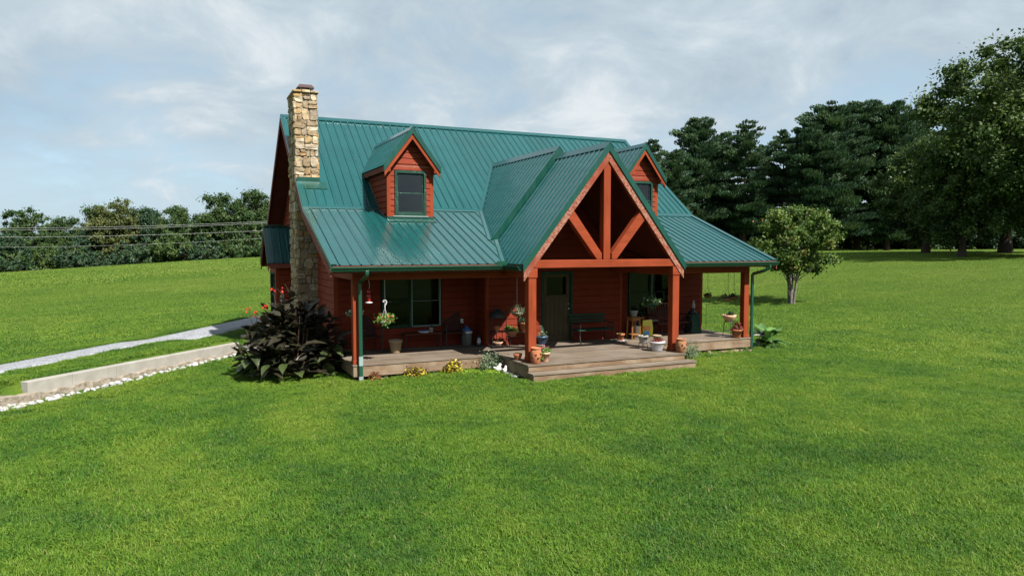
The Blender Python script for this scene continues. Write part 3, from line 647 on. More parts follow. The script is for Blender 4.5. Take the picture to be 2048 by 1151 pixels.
trim(bf,(BX0,BYf-.034,0),(BX0+.09,BYf-.001,zk-.02)); trim(bf,(BX1-.09,BYf-.034,0),(BX1,BYf-.001,zk-.02))
for X,sg in((BX0,-1),(BX1,1)):
    w_=wall_part('bay_side_wall'); backing(w_,[(X,BYf,-.3),(X,D,-.3),(X,D,3.0),(X,BYf,zk)],(-sg*.1,0,0)); 
    if sg<0: siding(w_,(X,0,0),(0,1,0),(-1,0,0),0.,2.95,lambda z:BYf,lambda z:D)
gw=wall_part('gable_wall'); ga=[(0,D+.1,-.45),(0,YB,-.45),(0,YB,zm(YB)-.2),(0,Yr,Zr-.22),(0,Yb,Zb-.2),(0,D+.1,zm(D)-.19)]
backing(gw,ga,(.1,0,0)); yhi=lambda z:min(YB,Yr+(Zr-.22-z)/s2); ylo=lambda z:max(D-.03,yof(z+.2)) if z+.2>zm(D) else D-.03
siding(gw,(0,0,0),(0,1,0),(-1,0,0),-.40,Zr-.35,lambda z:ylo(z)+(.09 if ylo(z)<D else 0),yhi,[(4.8,5.95,-1,9)],'siding_red')
trim(gw,(-.034,D-.034,-.40),(0,D+.06,2.95))
w_=wall_part('gable_wall'); backing(w_,[(W,y,z) for _,y,z in ga],(-.1,0,0),'siding_red')
w_=wall_part('back_wall'); part('wall_backing',MB().box((0,YB-.1,-.45),(W,YB,zm(YB)-.2)),'siding_red',w_)
part('house_floor',MB().box((.1,D+.1,-.2),(W-.1,YB-.1,-.02)),'room_dark',house)
part('foundation',MB().box((.03,D+.03,-.9),(W-.03,YB-.03,-.31)),'footing',house)
# ---- windows
def window_unit(parent,x0,x1,z0,z1,y,frame='sash_green',sash='sash_green',shade=None,rail=.5,dep=.07,bar=.045,light=.022):
    """double-hung unit facing -Y"""
    w_=parent
    fr=MB(); fr.box((x0,y-.045,z0),(x0+bar,y+dep,z1)); fr.box((x1-bar,y-.045,z0),(x1,y+dep,z1)); fr.box((x0+bar,y-.044,z1-bar),(x1-bar,y+dep,z1)); fr.box((x0+bar,y-.055,z0),(x1-bar,y+dep,z0+bar)); part('window_frame',fr,frame,w_,bevel=.006)
    a,b,c,d=x0+bar,x1-bar,z0+bar,z1-bar; zr_=c+(d-c)*rail
    s=MB()
    for (q0,q1,yo) in((c,zr_+.02,-.012),(zr_-.02,d,.018)):
        s.box((a,y+yo,q0),(a+light,y+yo+.028,q1)); s.box((b-light,y+yo,q0),(b,y+yo+.028,q1)); s.box((a+light,y+yo+.001,q0),(b-light,y+yo+.027,q0+light)); s.box((a+light,y+yo+.001,q1-light),(b-light,y+yo+.027,q1))
    part('sash',s,sash,w_,bevel=.003)
    for (q0,q1,yo) in((c+light,zr_+.02-light,.0),(zr_-.02+light,d-light,.03)):
        part('pane',MB().box((a+light,y+yo,q0),(b-light,y+yo+.004,q1)),'porch_glass' if y<2.5 else 'window_glass',w_)
    if shade: part('roller_shade',MB().box((a,y+.055,d-(d-c)*shade),(b,y+.06,d)),'shade_cloth',w_)
    part('window_reveal',MB().box((x0-.02,y+.45,z0-.05),(x1+.02,y+.47,z1+.05)),'room_dark',w_)  # near-black sheet behind the panes, standing in for the unlit room
def win_part(name='window'): return link(name,None,house)
w_=win_part(); window_unit(w_,1.29,2.15,.58,2.04,D-.01,shade=.42); w_=win_part(); window_unit(w_,2.15,3.03,.58,2.04,D-.01,'sash_pale','sash_pale',.46,.5,.07,.03,.014)
w_=win_part(); window_unit(w_,9.53,10.43,.65,2.06,D-.01,shade=.97); w_=win_part(); window_unit(w_,10.43,11.31,.65,2.06,D-.01,shade=.2)
# ---- door
dr=link('door',None,house); a,b,_,h=DOOR
fr=MB(); fr.box((a,BYf-.05,0.),(a+.075,BYf+.09,h)); fr.box((b-.075,BYf-.05,0.),(b,BYf+.09,h)); fr.box((a+.075,BYf-.049,h-.075),(b-.075,BYf+.09,h)); part('door_frame',fr,'sash_green',dr,bevel=.005)
sl=MB(); sl.box((a+.075,BYf+.02,.01),(b-.075,BYf+.06,1.42)); sl.box((a+.075,BYf+.02,1.96),(b-.075,BYf+.06,h-.075)); sl.box((a+.075,BYf+.02,1.42),(a+.20,BYf+.06,1.96)); sl.box((b-.20,BYf+.02,1.42),(b-.075,BYf+.06,1.96)); part('door_leaf',sl,'door_brown',dr)
for k in range(5):
    x=a+.15+k*(b-a-.30)/5; part('plank',MB().box((x+.006,BYf+.006,.20),(x+(b-a-.30)/5-.006,BYf+.02,1.34)),'door_brown',dr,bevel=.004)
part('shelf_ledge',MB().box((a+.13,BYf-.02,1.375),(b-.13,BYf+.02,1.41)),'door_brown',dr)
part('pane',MB().box((a+.20,BYf+.035,1.42),(b-.20,BYf+.04,1.96)),'porch_glass',dr)
part('handle',MB().ball((b-.13,BYf-.03,1.0),.03).tube([(b-.13,BYf-.03,1.0),(b-.13,BYf+.02,1.0)],.012).ball((b-.13,BYf+.012,1.14),.02),'galvanised',dr,True)
part('threshold',MB().box((a+.02,BYf-.06,.0),(b-.02,BYf+.06,.02)),'rim_wood',dr)
# ---- dormers
def dormer(cx):
    d=link('dormer',None,house); yf=2.8; hw=.665; sl=1.31; za=6.25; y0=2.5; zb=zm(yf)
    P0=lambda sg:(lambda s,t,h:(cx+sg*((cx-t)+sl/math.hypot(1,sl)*h),s,za-sl*(cx-t)+h/math.hypot(1,sl)))
    ehw=.83; yend=yof(za)
    lo=lambda y:max(cx-ehw,cx-(za-zm(y))/sl)
    for sg in(-1,1):
        rib_panels(d,'roof_panel',y0,yend,lo,lambda s:cx,P0(sg),.95); sheet('roof_soffit',y0+.02,yend,lo,lambda s:cx,P0(sg),'beam_red',d,30,-.06)
        y1=yof(za-sl*ehw-.1); part('eave_board',MB().box((cx+sg*(ehw-.03),y0+.04,za-sl*ehw-.17),(cx+sg*(ehw-.005),y1,za-sl*ehw-.03)),'rake_dull',d)
    cap=.10; mb=MB()
    for sg in(-1,1): mb.extrude([(cx,y0-.02,za+.05),(cx+sg*cap,y0-.02,za+.05-cap*sl),(cx+sg*cap,y0-.02,za+.03-cap*sl),(cx,y0-.02,za+.025)],(0,yend-y0,0))
    part('ridge_cap',mb,'roof_metal',d)
    rake(d,cx,y0-.012,za+.03,sl,ehw+.015,0,.19,.03,'trim_green','rake_trim'); rake(d,cx,y0+.02,za,sl,ehw-.01,.16,.32,.04,'beam_red','rake_board')
    for sg in(-1,1): part('return_board',MB().extrude([(cx+sg*(hw-.02),y0+.03,za-sl*ehw-.17),(cx+sg*(ehw-.012),y0+.03,za-sl*ehw-.17),(cx+sg*(ehw-.012),y0+.03,za-sl*ehw-.03),(cx+sg*(hw-.02),y0+.03,za-sl*hw-.20)],(0,yf-y0-.03,0)),'beam_red',d)
    op=(cx-.48,cx+.48,zb+.09,5.06); mb=MB(); zk_=za-.1-sl*hw
    for x0,x1,q0,q1 in cells(cx-hw,cx+hw,zb-.1,5.06,[op]): mb.box((x0,yf,q0),(x1,yf+.06,q1))
    mb.extrude([(cx-hw,yf,5.06),(cx+hw,yf,5.06),(cx+hw,yf,max(zk_,5.1)),(cx,yf,za-.12),(cx-hw,yf,max(zk_,5.1))],(0,.06,0)); part('wall_backing',mb,'wall_base',d)
    siding(d,(0,yf,0),(1,0,0),(0,-1,0),zb+.06,za-.22,lambda z:max(cx-hw+.075,cx-(za-.15-z)/sl),lambda z:min(cx+hw-.075,cx+(za-.15-z)/sl),[op],'siding_red',.17)
    for sg in(-1,1):
        trim(d,(cx+sg*hw,yf-.036,zb-.03),(cx+sg*(hw-.075),yf-.001,zk_+.0)); trim(d,(cx+sg*(hw+.03),yf-.034,zb-.03),(cx+sg*(hw+.001),yf+.07,zk_+.04))
        X=cx+sg*hw; backing(d,[(X,yf+.06,zm(yf)-.1),(X,yof(zk_),zk_-.1),(X,yof(zk_),zk_+.04),(X,yf+.06,zk_+.04)],(-sg*.06,0,0))
        if sg<0: siding(d,(X,0,0),(0,1,0),(-1,0,0),zb+.0,zk_-.02,lambda z:yf+.07,lambda z:yof(max(z,zb))+.05,[],'siding_red',.17)
    part('head_board',MB().box((cx-hw+.076,yf-.032,5.06),(cx+hw-.076,yf-.002,5.19)),'rake_red',d)
    part('flashing',MB().box((cx-hw-.03,yf-.05,zb-.035),(cx+hw+.03,yf-.038,zb+.085)).extrude([(cx-hw-.06,yf-.05,zb-.01),(cx-hw-.06,yf-.26,zm(yf-.26)+.03),(cx-hw-.06,yf-.26,zm(yf-.26)+.015),(cx-hw-.06,yf-.05,zb-.03)],(2*hw+.12,0,0)),'trim_green',d)
    part('sill',MB().box((cx-.52,yf-.075,zb+.075),(cx+.52,yf-.0,zb+.105)),'sash_pale',d)
    window_unit(d,cx-.47,cx+.47,zb+.105,5.05,yf-.02,shade=.0 if cx<6 else .75,bar=.075,light=.035)
dormer(2.29); dormer(10.29)
# ---- porch timbers
def post(x,y,z1,w=.22):
    p=link('post',None,house); part('post_shaft',MB().box((x,y,.0),(x+w,y+w,z1)),'timber_red',p,bevel=.012); part('post_base',MB().box((x-.012,y-.012,.002),(x+w+.012,y+w+.012,.10)),'timber_red',p,bevel=.008)
post(-.02,.0,2.06,.20); post(12.32,.0,2.06,.20)
post(4.02,-1.46,2.10); post(8.42,-1.46,2.10)
for xa,xb in((-.02,BX0-.05),(BX1-.1,12.52)): part('porch_beam',MB().box((xa,.0,2.06),(xb,.20,2.33)),'beam_red',house,bevel=.008)
for x in(-.02,12.32): part('side_beam',MB().box((x,.201,2.065),(x+.19,D-.04,2.325)),'beam_red',house); 
for x in(-.01,12.45): part('gable_infill',MB().extrude([(x,.0,2.331),(x,D-.04,2.331),(x,D-.04,zm(D)-.2),(x,.0,zm(0)-.16)],(.06,0,0)),'siding_red',house)
for x in(4.0,8.40): part('side_beam',MB().box((x,-1.48,2.10),(x+.26,BYf-.04,2.335)),'beam_red',house,bevel=.008)
tb=-1.47
part('tie_beam',MB().box((GX-2.13,tb,2.34),(GX+2.13,tb+.22,2.54)),'beam_red',house,bevel=.01)
part('king_post',MB().box((GX-.125,tb+.005,2.541),(GX+.085,tb+.215,5.22)),'timber_red',house,bevel=.01)
for sg in(-1,1):
    x0=GX-.02+sg*.15; xt=GX+sg*1.12
    part('brace',MB().extrude([(x0,tb+.01,2.545),(x0+sg*.15,tb+.01,2.545),(xt+sg*.10,tb+.01,PZ-.34-GS*(1.12+.10)),(xt-sg*.06,tb+.01,PZ-.34-GS*(1.06)),(x0,tb+.01,2.70)],(0,.2,0)),'beam_red',house,bevel=.008)
    mb=MB(); mb.extrude([(GX,tb+.0,PZ-.20),(GX,tb+.0,PZ-.36),(GX+sg*2.22,tb,PZ-.36-GS*2.22),(GX+sg*2.3,tb,PZ-.20-GS*2.3)],(0,.2,0)); part('truss_rafter',mb,'timber_red',house)
# ---- deck
dk=link('porch_deck',None,house)
def boards(x0,x1,y0,y1,z,n,joints,name='deck_board'):
    bw=(y1-y0)/n
    for k in range(n):
        ya,yb_=y0+k*bw+.006,y0+(k+1)*bw-.006; js=[x0]+[x0+(x1-x0)*((j+(k*.37))%1) for j in joints]+[x1]; js=sorted(js)
        for a,b in zip(js,js[1:]):
            if b-a<.25: continue
            dz=rnd.uniform(-.0015,.0015); part(name,MB().box((a+.0015,ya,z-.036+dz),(b-.0015,yb_,z+dz)),'deck_wood',dk)
boards(-.05,W+.05,-.06,D-.035,0.,17,(.2,.5,.83))
boards(3.80,8.56,-1.88,-.066,0.,13,(.45,))
boards(3.78,8.68,-2.20,-1.86,-.170,2,(.55,),'step_tread')
for x0,x1 in((-.03,3.82),(8.535,W+.03)): part('rim_board',MB().box((x0,-.035,-.30),(x1,-.002,-.039)),'rim_wood',dk)
for x in(-.03,W): part('rim_board',MB().box((x,.0,-.30),(x+.03,D-.03,-.039)),'rim_wood',dk)
for x in(3.83,8.50): part('rim_board',MB().box((x,-1.85,-.34),(x+.035,-.036,-.039)),'rim_wood',dk)
part('riser',MB().box((3.83,-1.853,-.165),(8.53,-1.82,-.039)),'rim_wood',dk); part('riser',MB().box((3.81,-2.17,-.42),(8.65,-2.14,-.207)),'rim_wood',dk)
for x in(3.81,8.62): part('step_side',MB().box((x,-2.139,-.42),(x+.03,-1.86,-.207)),'rim_wood',dk)
part('deck_frame',MB().box((.1,.1,-.9),(W-.1,D-.05,-.45)),'room_dark',dk)  # near-black block, paints the dark void under the deck
# ---- chimney: each stone its own piece
ch=link('chimney',None,house); CX0,CX1,CY0,CY1,CZ0,CZ1=-.64,.045,4.76,6.02,-.5,7.42
part('mortar_core',MB().box((CX0+.03,CY0+.03,CZ0),(CX1-.03,CY1-.03,CZ1)),'mortar',ch)
def split(r,g,out):
    x0,x1,z0,z1=r; w,h=x1-x0,z1-z0
    if (w<.42 and h<.38 and g.uniform()<.55) or (w<.17 and h<.36) or (h<.15 and w<.5): out.append(r); return
    if h>w*g.uniform(.62,1.15): c=z0+h*g.uniform(.34,.66); split((x0,x1,z0,c),g,out); split((x0,x1,c,z1),g,out)
    else: c=x0+w*g.uniform(.32,.68); split((x0,c,z0,z1),g,out); split((c,x1,z0,z1),g,out)
def stone(P,r,g,mb):
    x0,x1,z0,z1=r; m=.007; x0+=m;x1-=m;z0+=m;z1-=m; w,h=x1-x0,z1-z0; c=min(w,h)
    pts=[]
    for (cx,cz,dx,dz) in((x0,z0,1,1),(x1,z0,-1,1),(x1,z1,-1,-1),(x0,z1,1,-1)):
        k=g.uniform(.04,.46)*c; k2=g.uniform(.04,.46)*c; a=(cx,cz+dz*k); b=(cx+dx*k2,cz)
        pts+=[a,b] if (dx>0)==(dz>0) else [b,a]
    pts=[(x+g.normal(0,.006),z+g.normal(0,.006)) for x,z in pts]; mx,mz=(x0+x1)/2,(z0+z1)/2; d=g.uniform(.018,.062); n=len(pts)
    ring0=[P(x,z,-.02) for x,z in pts]; ring1=[P(x,z,d*.62) for x,z in pts]; ring2=[P(mx+(x-mx)*.88,mz+(z-mz)*.88,d+g.normal(0,.008)) for x,z in pts]
    fs=[(i,(i+1)%n,n+(i+1)%n,n+i) for i in range(n)]+[(n+i,n+(i+1)%n,2*n+(i+1)%n,2*n+i) for i in range(n)]+[tuple(range(2*n,3*n))]
    mb.add(ring0+ring1+ring2,fs)
g=np.random.default_rng(21); cnt=0; rest=MB()
faces=[('f',CX0,CX1,CZ0+.4,lambda u,z,d:(u,CY0+.03-d,z)),('l',-CY1,-CY0,CZ0+.4,lambda u,z,d:(CX0+.03-d,-u,z)),('r',CY0,CY1,4.4,lambda u,z,d:(CX1-.03+d,u,z)),('b',-CX1,-CX0,4.4,lambda u,z,d:(-u,CY1-.03+d,z))]
for nm,a,b,z0,P in faces:
    z=z0; out=[]
    while z<CZ1-.02:
        h=min(g.uniform(.75,1.1),CZ1-z); 
        if CZ1-z-h<.4: h=CZ1-z
        split((a,b,z,z+h),g,out); z+=h
    for r in out:
        if nm in'fl' and cnt<298 and (nm=='f' or r[3]>.9): m_=MB(); stone(P,r,g,m_); part('stone',m_,'stone',ch); cnt+=1
        else: stone(P,r,g,rest)
tag(part('stone_rest',rest,'stone',ch),kind='stuff')
for k in range(3):
    u0=CX0-.04+(CX1-CX0+.08)*k/3; part('cap_stone',MB().box((u0+.005,CY0-.05,CZ1),(u0+(CX1-CX0+.08)/3-.005,CY1+.05,CZ1+.075+.012*(k%2))),'stone',ch,bevel=.02)
fl=link('flue_cap',None,house); fx,fy=(CX0+CX1)/2+.03,CY0+.38
part('flue_collar',MB().box((fx-.15,fy-.15,CZ1+.07),(fx+.15,fy+.15,CZ1+.13)),'iron_black',fl)
for sx in(-1,1):
    for sy in(-1,1): part('cap_leg',MB().box((fx+sx*.13-.012,fy+sy*.13-.012,CZ1+.13),(fx+sx*.13+.012,fy+sy*.13+.012,CZ1+.20)),'galvanised',fl)
part('cap_hood',MB().add([(fx-.25,fy-.25,CZ1+.19),(fx+.25,fy-.25,CZ1+.19),(fx+.25,fy+.25,CZ1+.19),(fx-.25,fy+.25,CZ1+.19),(fx-.18,fy-.18,CZ1+.29),(fx+.18,fy-.18,CZ1+.29),(fx+.18,fy+.18,CZ1+.29),(fx-.18,fy+.18,CZ1+.29)],[(0,3,2,1),(4,5,6,7),(0,1,5,4),(1,2,6,5),(2,3,7,6),(3,0,4,7)]),'copper_cap',fl)
y=CY0-.03; part('chimney_flashing',MB().box((XL+.0,y-.012,zm(y)-.03),(CX1+.02,y,zm(y)+.16)).extrude([(XL+.02,y,zm(y)+.035),(XL+.02,y-.30,zm(y-.3)+.035),(XL+.02,y-.30,zm(y-.3)+.02),(XL+.02,y,zm(y)+.02)],(CX1-XL+.18,0,0)),'trim_green',house)
# ---- side bump-out on the gable end
bo=link('side_bay',None,house); bx,by0,by1,bz=-.90,7.50,9.26,2.36; bcy=8.38; bsl=1.09; bza=3.56; bhw=1.13; brx=-1.20
mb=MB()
OPB=(by0+.32,by1-.32,.45,2.0)
for a,b,q0,q1 in cells(by0,by1,-.45,bz,[OPB]): mb.box((bx,a,q0),(bx+.08,b,q1))
mb.box((bx+.08,by0,-.45),(0,by0+.08,bz)); mb.box((bx+.08,by1-.08,-.45),(0,by1,bz)); mb.extrude([(bx,by0,bz),(bx,by1,bz),(bx,bcy,bza-.15)],(.08,0,0)); part('wall_backing',mb,'wall_base',bo)
siding(bo,(0,by0,0),(1,0,0),(0,-1,0),-.40,bz-.05,lambda z:bx+.08,lambda z:-.0,[],'siding_red'); siding(bo,(bx,0,0),(0,1,0),(-1,0,0),-.40,3.3,lambda z:max(by0+.08,bcy-(bza-.15-z)/bsl),lambda z:min(by1-.08,bcy+(bza-.15-z)/bsl),[OPB],'siding_red')
trim(bo,(bx-.03,by0-.034,-.40),(bx+.08,by0-.001,bz)); trim(bo,(bx-.034,by0,-.40),(bx-.001,by0+.08,bz))
cc,nn=1/math.hypot(1,bsl),bsl/math.hypot(1,bsl)
for sg in(-1,1):
    Pb=lambda s,t,h,sg=sg:(s,bcy+sg*((bcy-t)+nn*h),bza-bsl*(bcy-t)+cc*h)
    rib_panels(bo,'roof_panel',brx,0.,lambda s:bcy-bhw,lambda s:bcy,Pb,.6); sheet('roof_soffit',brx+.02,0.,lambda s:bcy-bhw,lambda s:bcy,Pb,'soffit',bo,8,-.08)
    for nm,o0,o1,th,mt in(('rake_trim',.03,-.10,.02,'trim_green'),('rake_board',-.09,-.26,.03,'rake_dull')):
        part(nm,MB().extrude([(brx,bcy,bza+o0),(brx,bcy+sg*bhw,bza-bsl*bhw+o0),(brx,bcy+sg*bhw,bza-bsl*bhw+o1),(brx,bcy,bza+o1)],(-th if nm=='rake_trim' else th,0,0)),mt,bo)
    ye=bcy+sg*bhw; part('fascia_board',MB().box((brx+.04,ye,bza-bsl*bhw-.17),(0,ye-sg*.03,bza-bsl*bhw-.02)),'rake_dull',bo)
part('ridge_cap',MB().box((brx-.02,bcy-.06,bza+.02),(0,bcy+.06,bza+.05)),'trim_green',bo)
fr=MB(); a,b,c,d=OPB
for q in(((bx-.05,a,c),(bx+.05,a+.06,d)),((bx-.05,b-.06,c),(bx+.05,b,d)),((bx-.05,a+.06,d-.06),(bx+.05,b-.06,d)),((bx-.05,a+.06,c),(bx+.05,b-.06,c+.06)),((bx-.03,a+.06,(c+d)/2-.02),(bx+.02,b-.06,(c+d)/2+.02)),((bx-.03,(a+b)/2-.02,c+.06),(bx+.019,(a+b)/2+.02,d-.06))): fr.box(*q)
part('window_frame',fr,'sash_green',bo); part('pane',MB().box((bx-.005,a+.05,c+.05),(bx-.001,b-.05,d-.05)),'window_glass',bo); part('curtain',MB().box((bx+.055,a+.06,c+.05),(bx+.06,(a+b)/2-.1,c+.7)),'white_paint',bo)
# small lamp on the wall inside the porch gable, outlet
lm=link('wall_lamp',None,house); lx,lz=5.55,3.62
part('lamp_bracket',MB().box((lx-.04,BYf-.05,lz-.08),(lx+.04,BYf-.026,lz+.08)).tube([(lx,BYf-.04,lz+.05),(lx,BYf-.14,lz+.08),(lx,BYf-.14,lz+.0)],.012),'iron_black',lm); part('lamp_globe',MB().ball((lx,BYf-.14,lz-.06),.07),'white_plastic',lm,True)
part('outlet_box',MB().box((3.62,D-.075,.60),(3.72,D-.027,.76)),'white_plastic',house,bevel=.01)
# ------------------------------------------------------------------ trees
def unit(g,n): v=g.normal(size=(n,3)); return v/np.linalg.norm(v,axis=1)[:,None]
def leaves(centres,radii,n_per,leaf,g,flat=.75,up=.35,outw=.5,aspect=.62,tvar=.18):
    K=len(centres); n=np.maximum(4,(n_per*(radii/np.mean(radii))**2).astype(int)); ci=np.repeat(np.arange(K),n); N=len(ci)
    d=unit(g,N); rr=radii[ci]*np.abs(g.normal(0,.62,N)); p=centres[ci]+d*rr[:,None]*np.array([1,1,flat])
    nr=unit(g,N)*.85+d*outw+np.array([0,0,up]); nr/=np.linalg.norm(nr,axis=1)[:,None]
    t=np.cross(nr,unit(g,N)); t/=np.linalg.norm(t,axis=1)[:,None]+1e-9; b=np.cross(nr,t); s=(leaf*g.uniform(.6,1.35,N))[:,None]
    V=np.stack([p-t*s*.5,p+b*s*aspect*.5,p+t*s*.5,p-b*s*aspect*.5],1).reshape(-1,3); k=np.arange(N)*4
    tint=np.clip(g.normal(.45,tvar,K)[ci]+g.normal(0,.16,N),0,1)
    return V,np.c_[k,k+1,k+2,k+3],tint
def limb(mb,a,b,r0,r1,g,sag=.12,n=5,seg=7):
    a=np.array(a,float); b=np.array(b,float); L=np.linalg.norm(b-a); m=g.normal(0,.06*L,3)+np.array([0,0,sag*L]); P=[]
    for i in range(n+1):
        u=i/n; P.append(tuple(a+(b-a)*u+m*4*u*(1-u)*.5))
    mb.tube(P,[r0+(r1-r0)*(i/n)**.8 for i in range(n+1)],seg,False)
def trunk_path(h,g,lean=.03,n=7):
    x=y=0.; P=[(0,0,-.4)]
    for i in range(1,n+1): x+=g.normal(0,lean*h/n); y+=g.normal(0,lean*h/n); P.append((x,y,h*i/n))
    return P
def broad_tree(seed,h,rx,ry,base,n_cl,n_leaf,leaf,mat,bark_,tr=.3,stems=1,outline=None,fork=.35,crad=.16,low_fill=True,gappy=0.):
    """crown of leaf clumps over an uneven body; returns (trunk mesh, crown mesh)"""
    g=np.random.default_rng(seed); ch_=(h-base)/2; cz=base+ch_; C=[]; Rr=[]
    lobes=unit(g,9); la=g.uniform(-.22,.16,9)
    while len(C)<n_cl:
        d=unit(g,1)[0]; rad=g.uniform()**.42
        k=1+np.sum(la*np.maximum(0,lobes@d)**3)
        if outline: k*=outline(d[2]*rad)
        if gappy and np.sin(d[0]*5.1+seed)*np.sin(d[1]*4.3+1)*np.sin(d[2]*6.2+2)>1-gappy: continue
        C.append((d[0]*rx*k*rad,d[1]*ry*k*rad,cz+d[2]*ch_*rad*min(1.08,k))); Rr.append(crad*(rx+ch_)/2*g.uniform(.55,1.25)*(1.15-.4*rad))
    C=np.array(C); Rr=np.array(Rr); V,F,T=leaves(C,Rr,n_leaf,leaf,g)
    crown=npmesh('crown',V,F,mat,T); mb=MB()
    for s in range(stems):
        an=2*math.pi*s/max(1,stems)+g.uniform(0,1); off=(.0 if stems==1 else tr*1.1); top=base+(h-base)*.72
        ex,ey=(0,0) if stems==1 else (math.cos(an)*rx*.27,math.sin(an)*ry*.27); n=8; P=[]; Q=[]
        for i in range(n+1):
            u=i/n; P.append((math.cos(an)*off*(1-u)*.6+ex*u**1.2+g.normal(0,.02*h*.12*(u>0)),math.sin(an)*off*(1-u)*.6+ey*u**1.2+g.normal(0,.02*h*.12*(u>0)),-.35+(top+.35)*u)); Q.append(tr*(1-.82*u)*(1.45 if i==0 else 1.1 if i==1 else 1)/(1 if stems==1 else 1.5))
        mb.tube(P,Q,9,False)
        idx=g.choice(len(C),min(len(C),int(26/stems)+6),replace=False)
        for j in idx:
            c=C[j]; u=np.clip((c[2]*.62)/top,.12,.95); k=min(n-1,int(u*n)); a=np.array(P[k])+(np.array(P[k+1])-np.array(P[k]))*(u*n-k); limb(mb,a,c,Q[k]*.42,.012+tr*.03,g,.04)
    return mb.mesh('trunk',bark_,True),crown
def tree_at(name,label,meshes,x,y,s=1.,rz=0.,group=None,sz=None):
    t=thing(name,label,'tree',(x,y,z1(x,y)-.05),rz,group); t.scale=(s,s,sz or s); link('trunk',meshes[0],t); link('crown',meshes[1],t); return t
def pine_mesh(seed,h,spread,start,density=1.,top=.55):
    g=np.random.default_rng(seed); mb=MB(); P=trunk_path(h,g,.012,9); mb.tube(P,[.34*(h/20)*(1-.93*i/9)*(1.3 if i==0 else 1) for i in range(10)],9,False)
    C=[];Rr=[];O=[]; z=start
    while z<h-.2:
        u=(z-start)/(h-start); prof=min(1,(.5+2.0*u))*(1-u**3.4)**.8*(1-.18*u)+.10
        k=g.integers(5,8); a0=g.uniform(0,6.28)
        for j in range(k):
            if g.uniform()>.60*density+.28: continue
            a=a0+2*math.pi*j/k+g.normal(0,.25); L=spread*prof*g.uniform(.45,1.2)+.35; rise=L*(.05+.45*u)*g.uniform(.4,1.3)
            tx,ty=np.interp(z,[q[2] for q in P],[q[0] for q in P]),np.interp(z,[q[2] for q in P],[q[1] for q in P]); ex,ey=math.cos(a),math.sin(a)
            b=(tx+ex*L,ty+ey*L,z+rise); limb(mb,(tx,ty,z),b,.055*(1-u)+.02,.01,g,-.05,4,5)
            m=max(2,int(L*1.15))
            for q in range(m):
                w=.24+.80*(q+.5)/m; side=g.normal(0,.20*L*w); C.append((tx+ex*L*w-ey*side,ty+ey*L*w+ex*side,z+rise*w**1.6+g.normal(0,.10))); Rr.append((.50+.19*L)*g.uniform(.6,1.15)); O.append((ex,ey,.55))
        z+=g.uniform(.62,1.05)*(h/20)
    C=np.array(C);Rr=np.array(Rr);O=np.array(O); K=len(C); n=np.maximum(16,(Rr**2*125).astype(int)); ci=np.repeat(np.arange(K),n); N=len(ci)
    d=unit(g,N); p=C[ci]+d*(Rr[ci]*g.uniform(size=N)**.45)[:,None]*np.array([1,1,.40]); t=O[ci]*1.0+unit(g,N)*.6+np.array([0,0,.55]); t/=np.linalg.norm(t,axis=1)[:,None]
    b=np.cross(t,unit(g,N)); b/=np.linalg.norm(b,axis=1)[:,None]+1e-9; s=g.uniform(.30,.62,N)[:,None]; wv=.075*s/.4
    V=np.stack([p-t*s*.5,p+b*wv,p+t*s*.55,p-b*wv],1).reshape(-1,3); kk=np.arange(N)*4; T=np.clip(g.normal(.45,.2,K)[ci]+g.normal(0,.15,N),0,1)
    return mb.mesh('trunk','bark_pine',True),npmesh('crown',V,np.c_[kk,kk+1,kk+2,kk+3],'needle',T)
f_=1430.63
def place(px,depth):
    """ground position seen at column px (photograph pixels) at a distance along the view"""
    a=(px-1024)/f_; vx,vy=math.sin(R(YAW)),math.cos(R(YAW)); return CAM[0]+depth*(vx+a*vy),CAM[1]+depth*(vy-a*vx)
# young multi-stemmed tree on the right lawn
yt=broad_tree(36,6.75,2.55,2.4,.55,230,230,.14,'leaf_young','bark_grey',.11,4,lambda v:1.05-.58*max(0,v+.15)-.25*max(0,-v-.3),crad=.145,gappy=.55)
tree_at('young_maple_tree','young multi-stemmed maple standing alone on the lawn beyond the porch',yt,25.2,10.4,1.,.4)
# big maples on the right edge
m1=broad_tree(41,19.2,9.2,8.5,1.9,430,430,.30,'leaf_maple','bark_dark',.62,1,lambda v:1-.18*max(0,v)**2,crad=.17,gappy=.25)
m2=broad_tree(47,11.2,4.3,4.2,1.4,240,330,.25,'leaf_maple','bark_dark',.34,1,lambda v:1-.30*max(0,v),crad=.19,gappy=.2)
x,y=place(2072,60); tree_at('maple_tree','tallest broad maple with thick trunk at the edge of the lawn',m1,x,y,1.,.0,'maples at the edge of the lawn')
x,y=place(1921,61.5); tree_at('maple_tree','smaller rounded maple standing in front of the tall maple',m2,x,y,.95,1.,'maples at the edge of the lawn')
x,y=place(2010,72); tree_at('maple_tree','maple whose crown rises between the tall maple and the pines',m1,x,y,.90,2.1,'maples at the edge of the lawn')
x,y=place(1850,74); tree_at('maple_tree','shaded maple just behind the smaller rounded maple beside the pines',m2,x,y,1.15,2.6,'maples at the edge of the lawn')
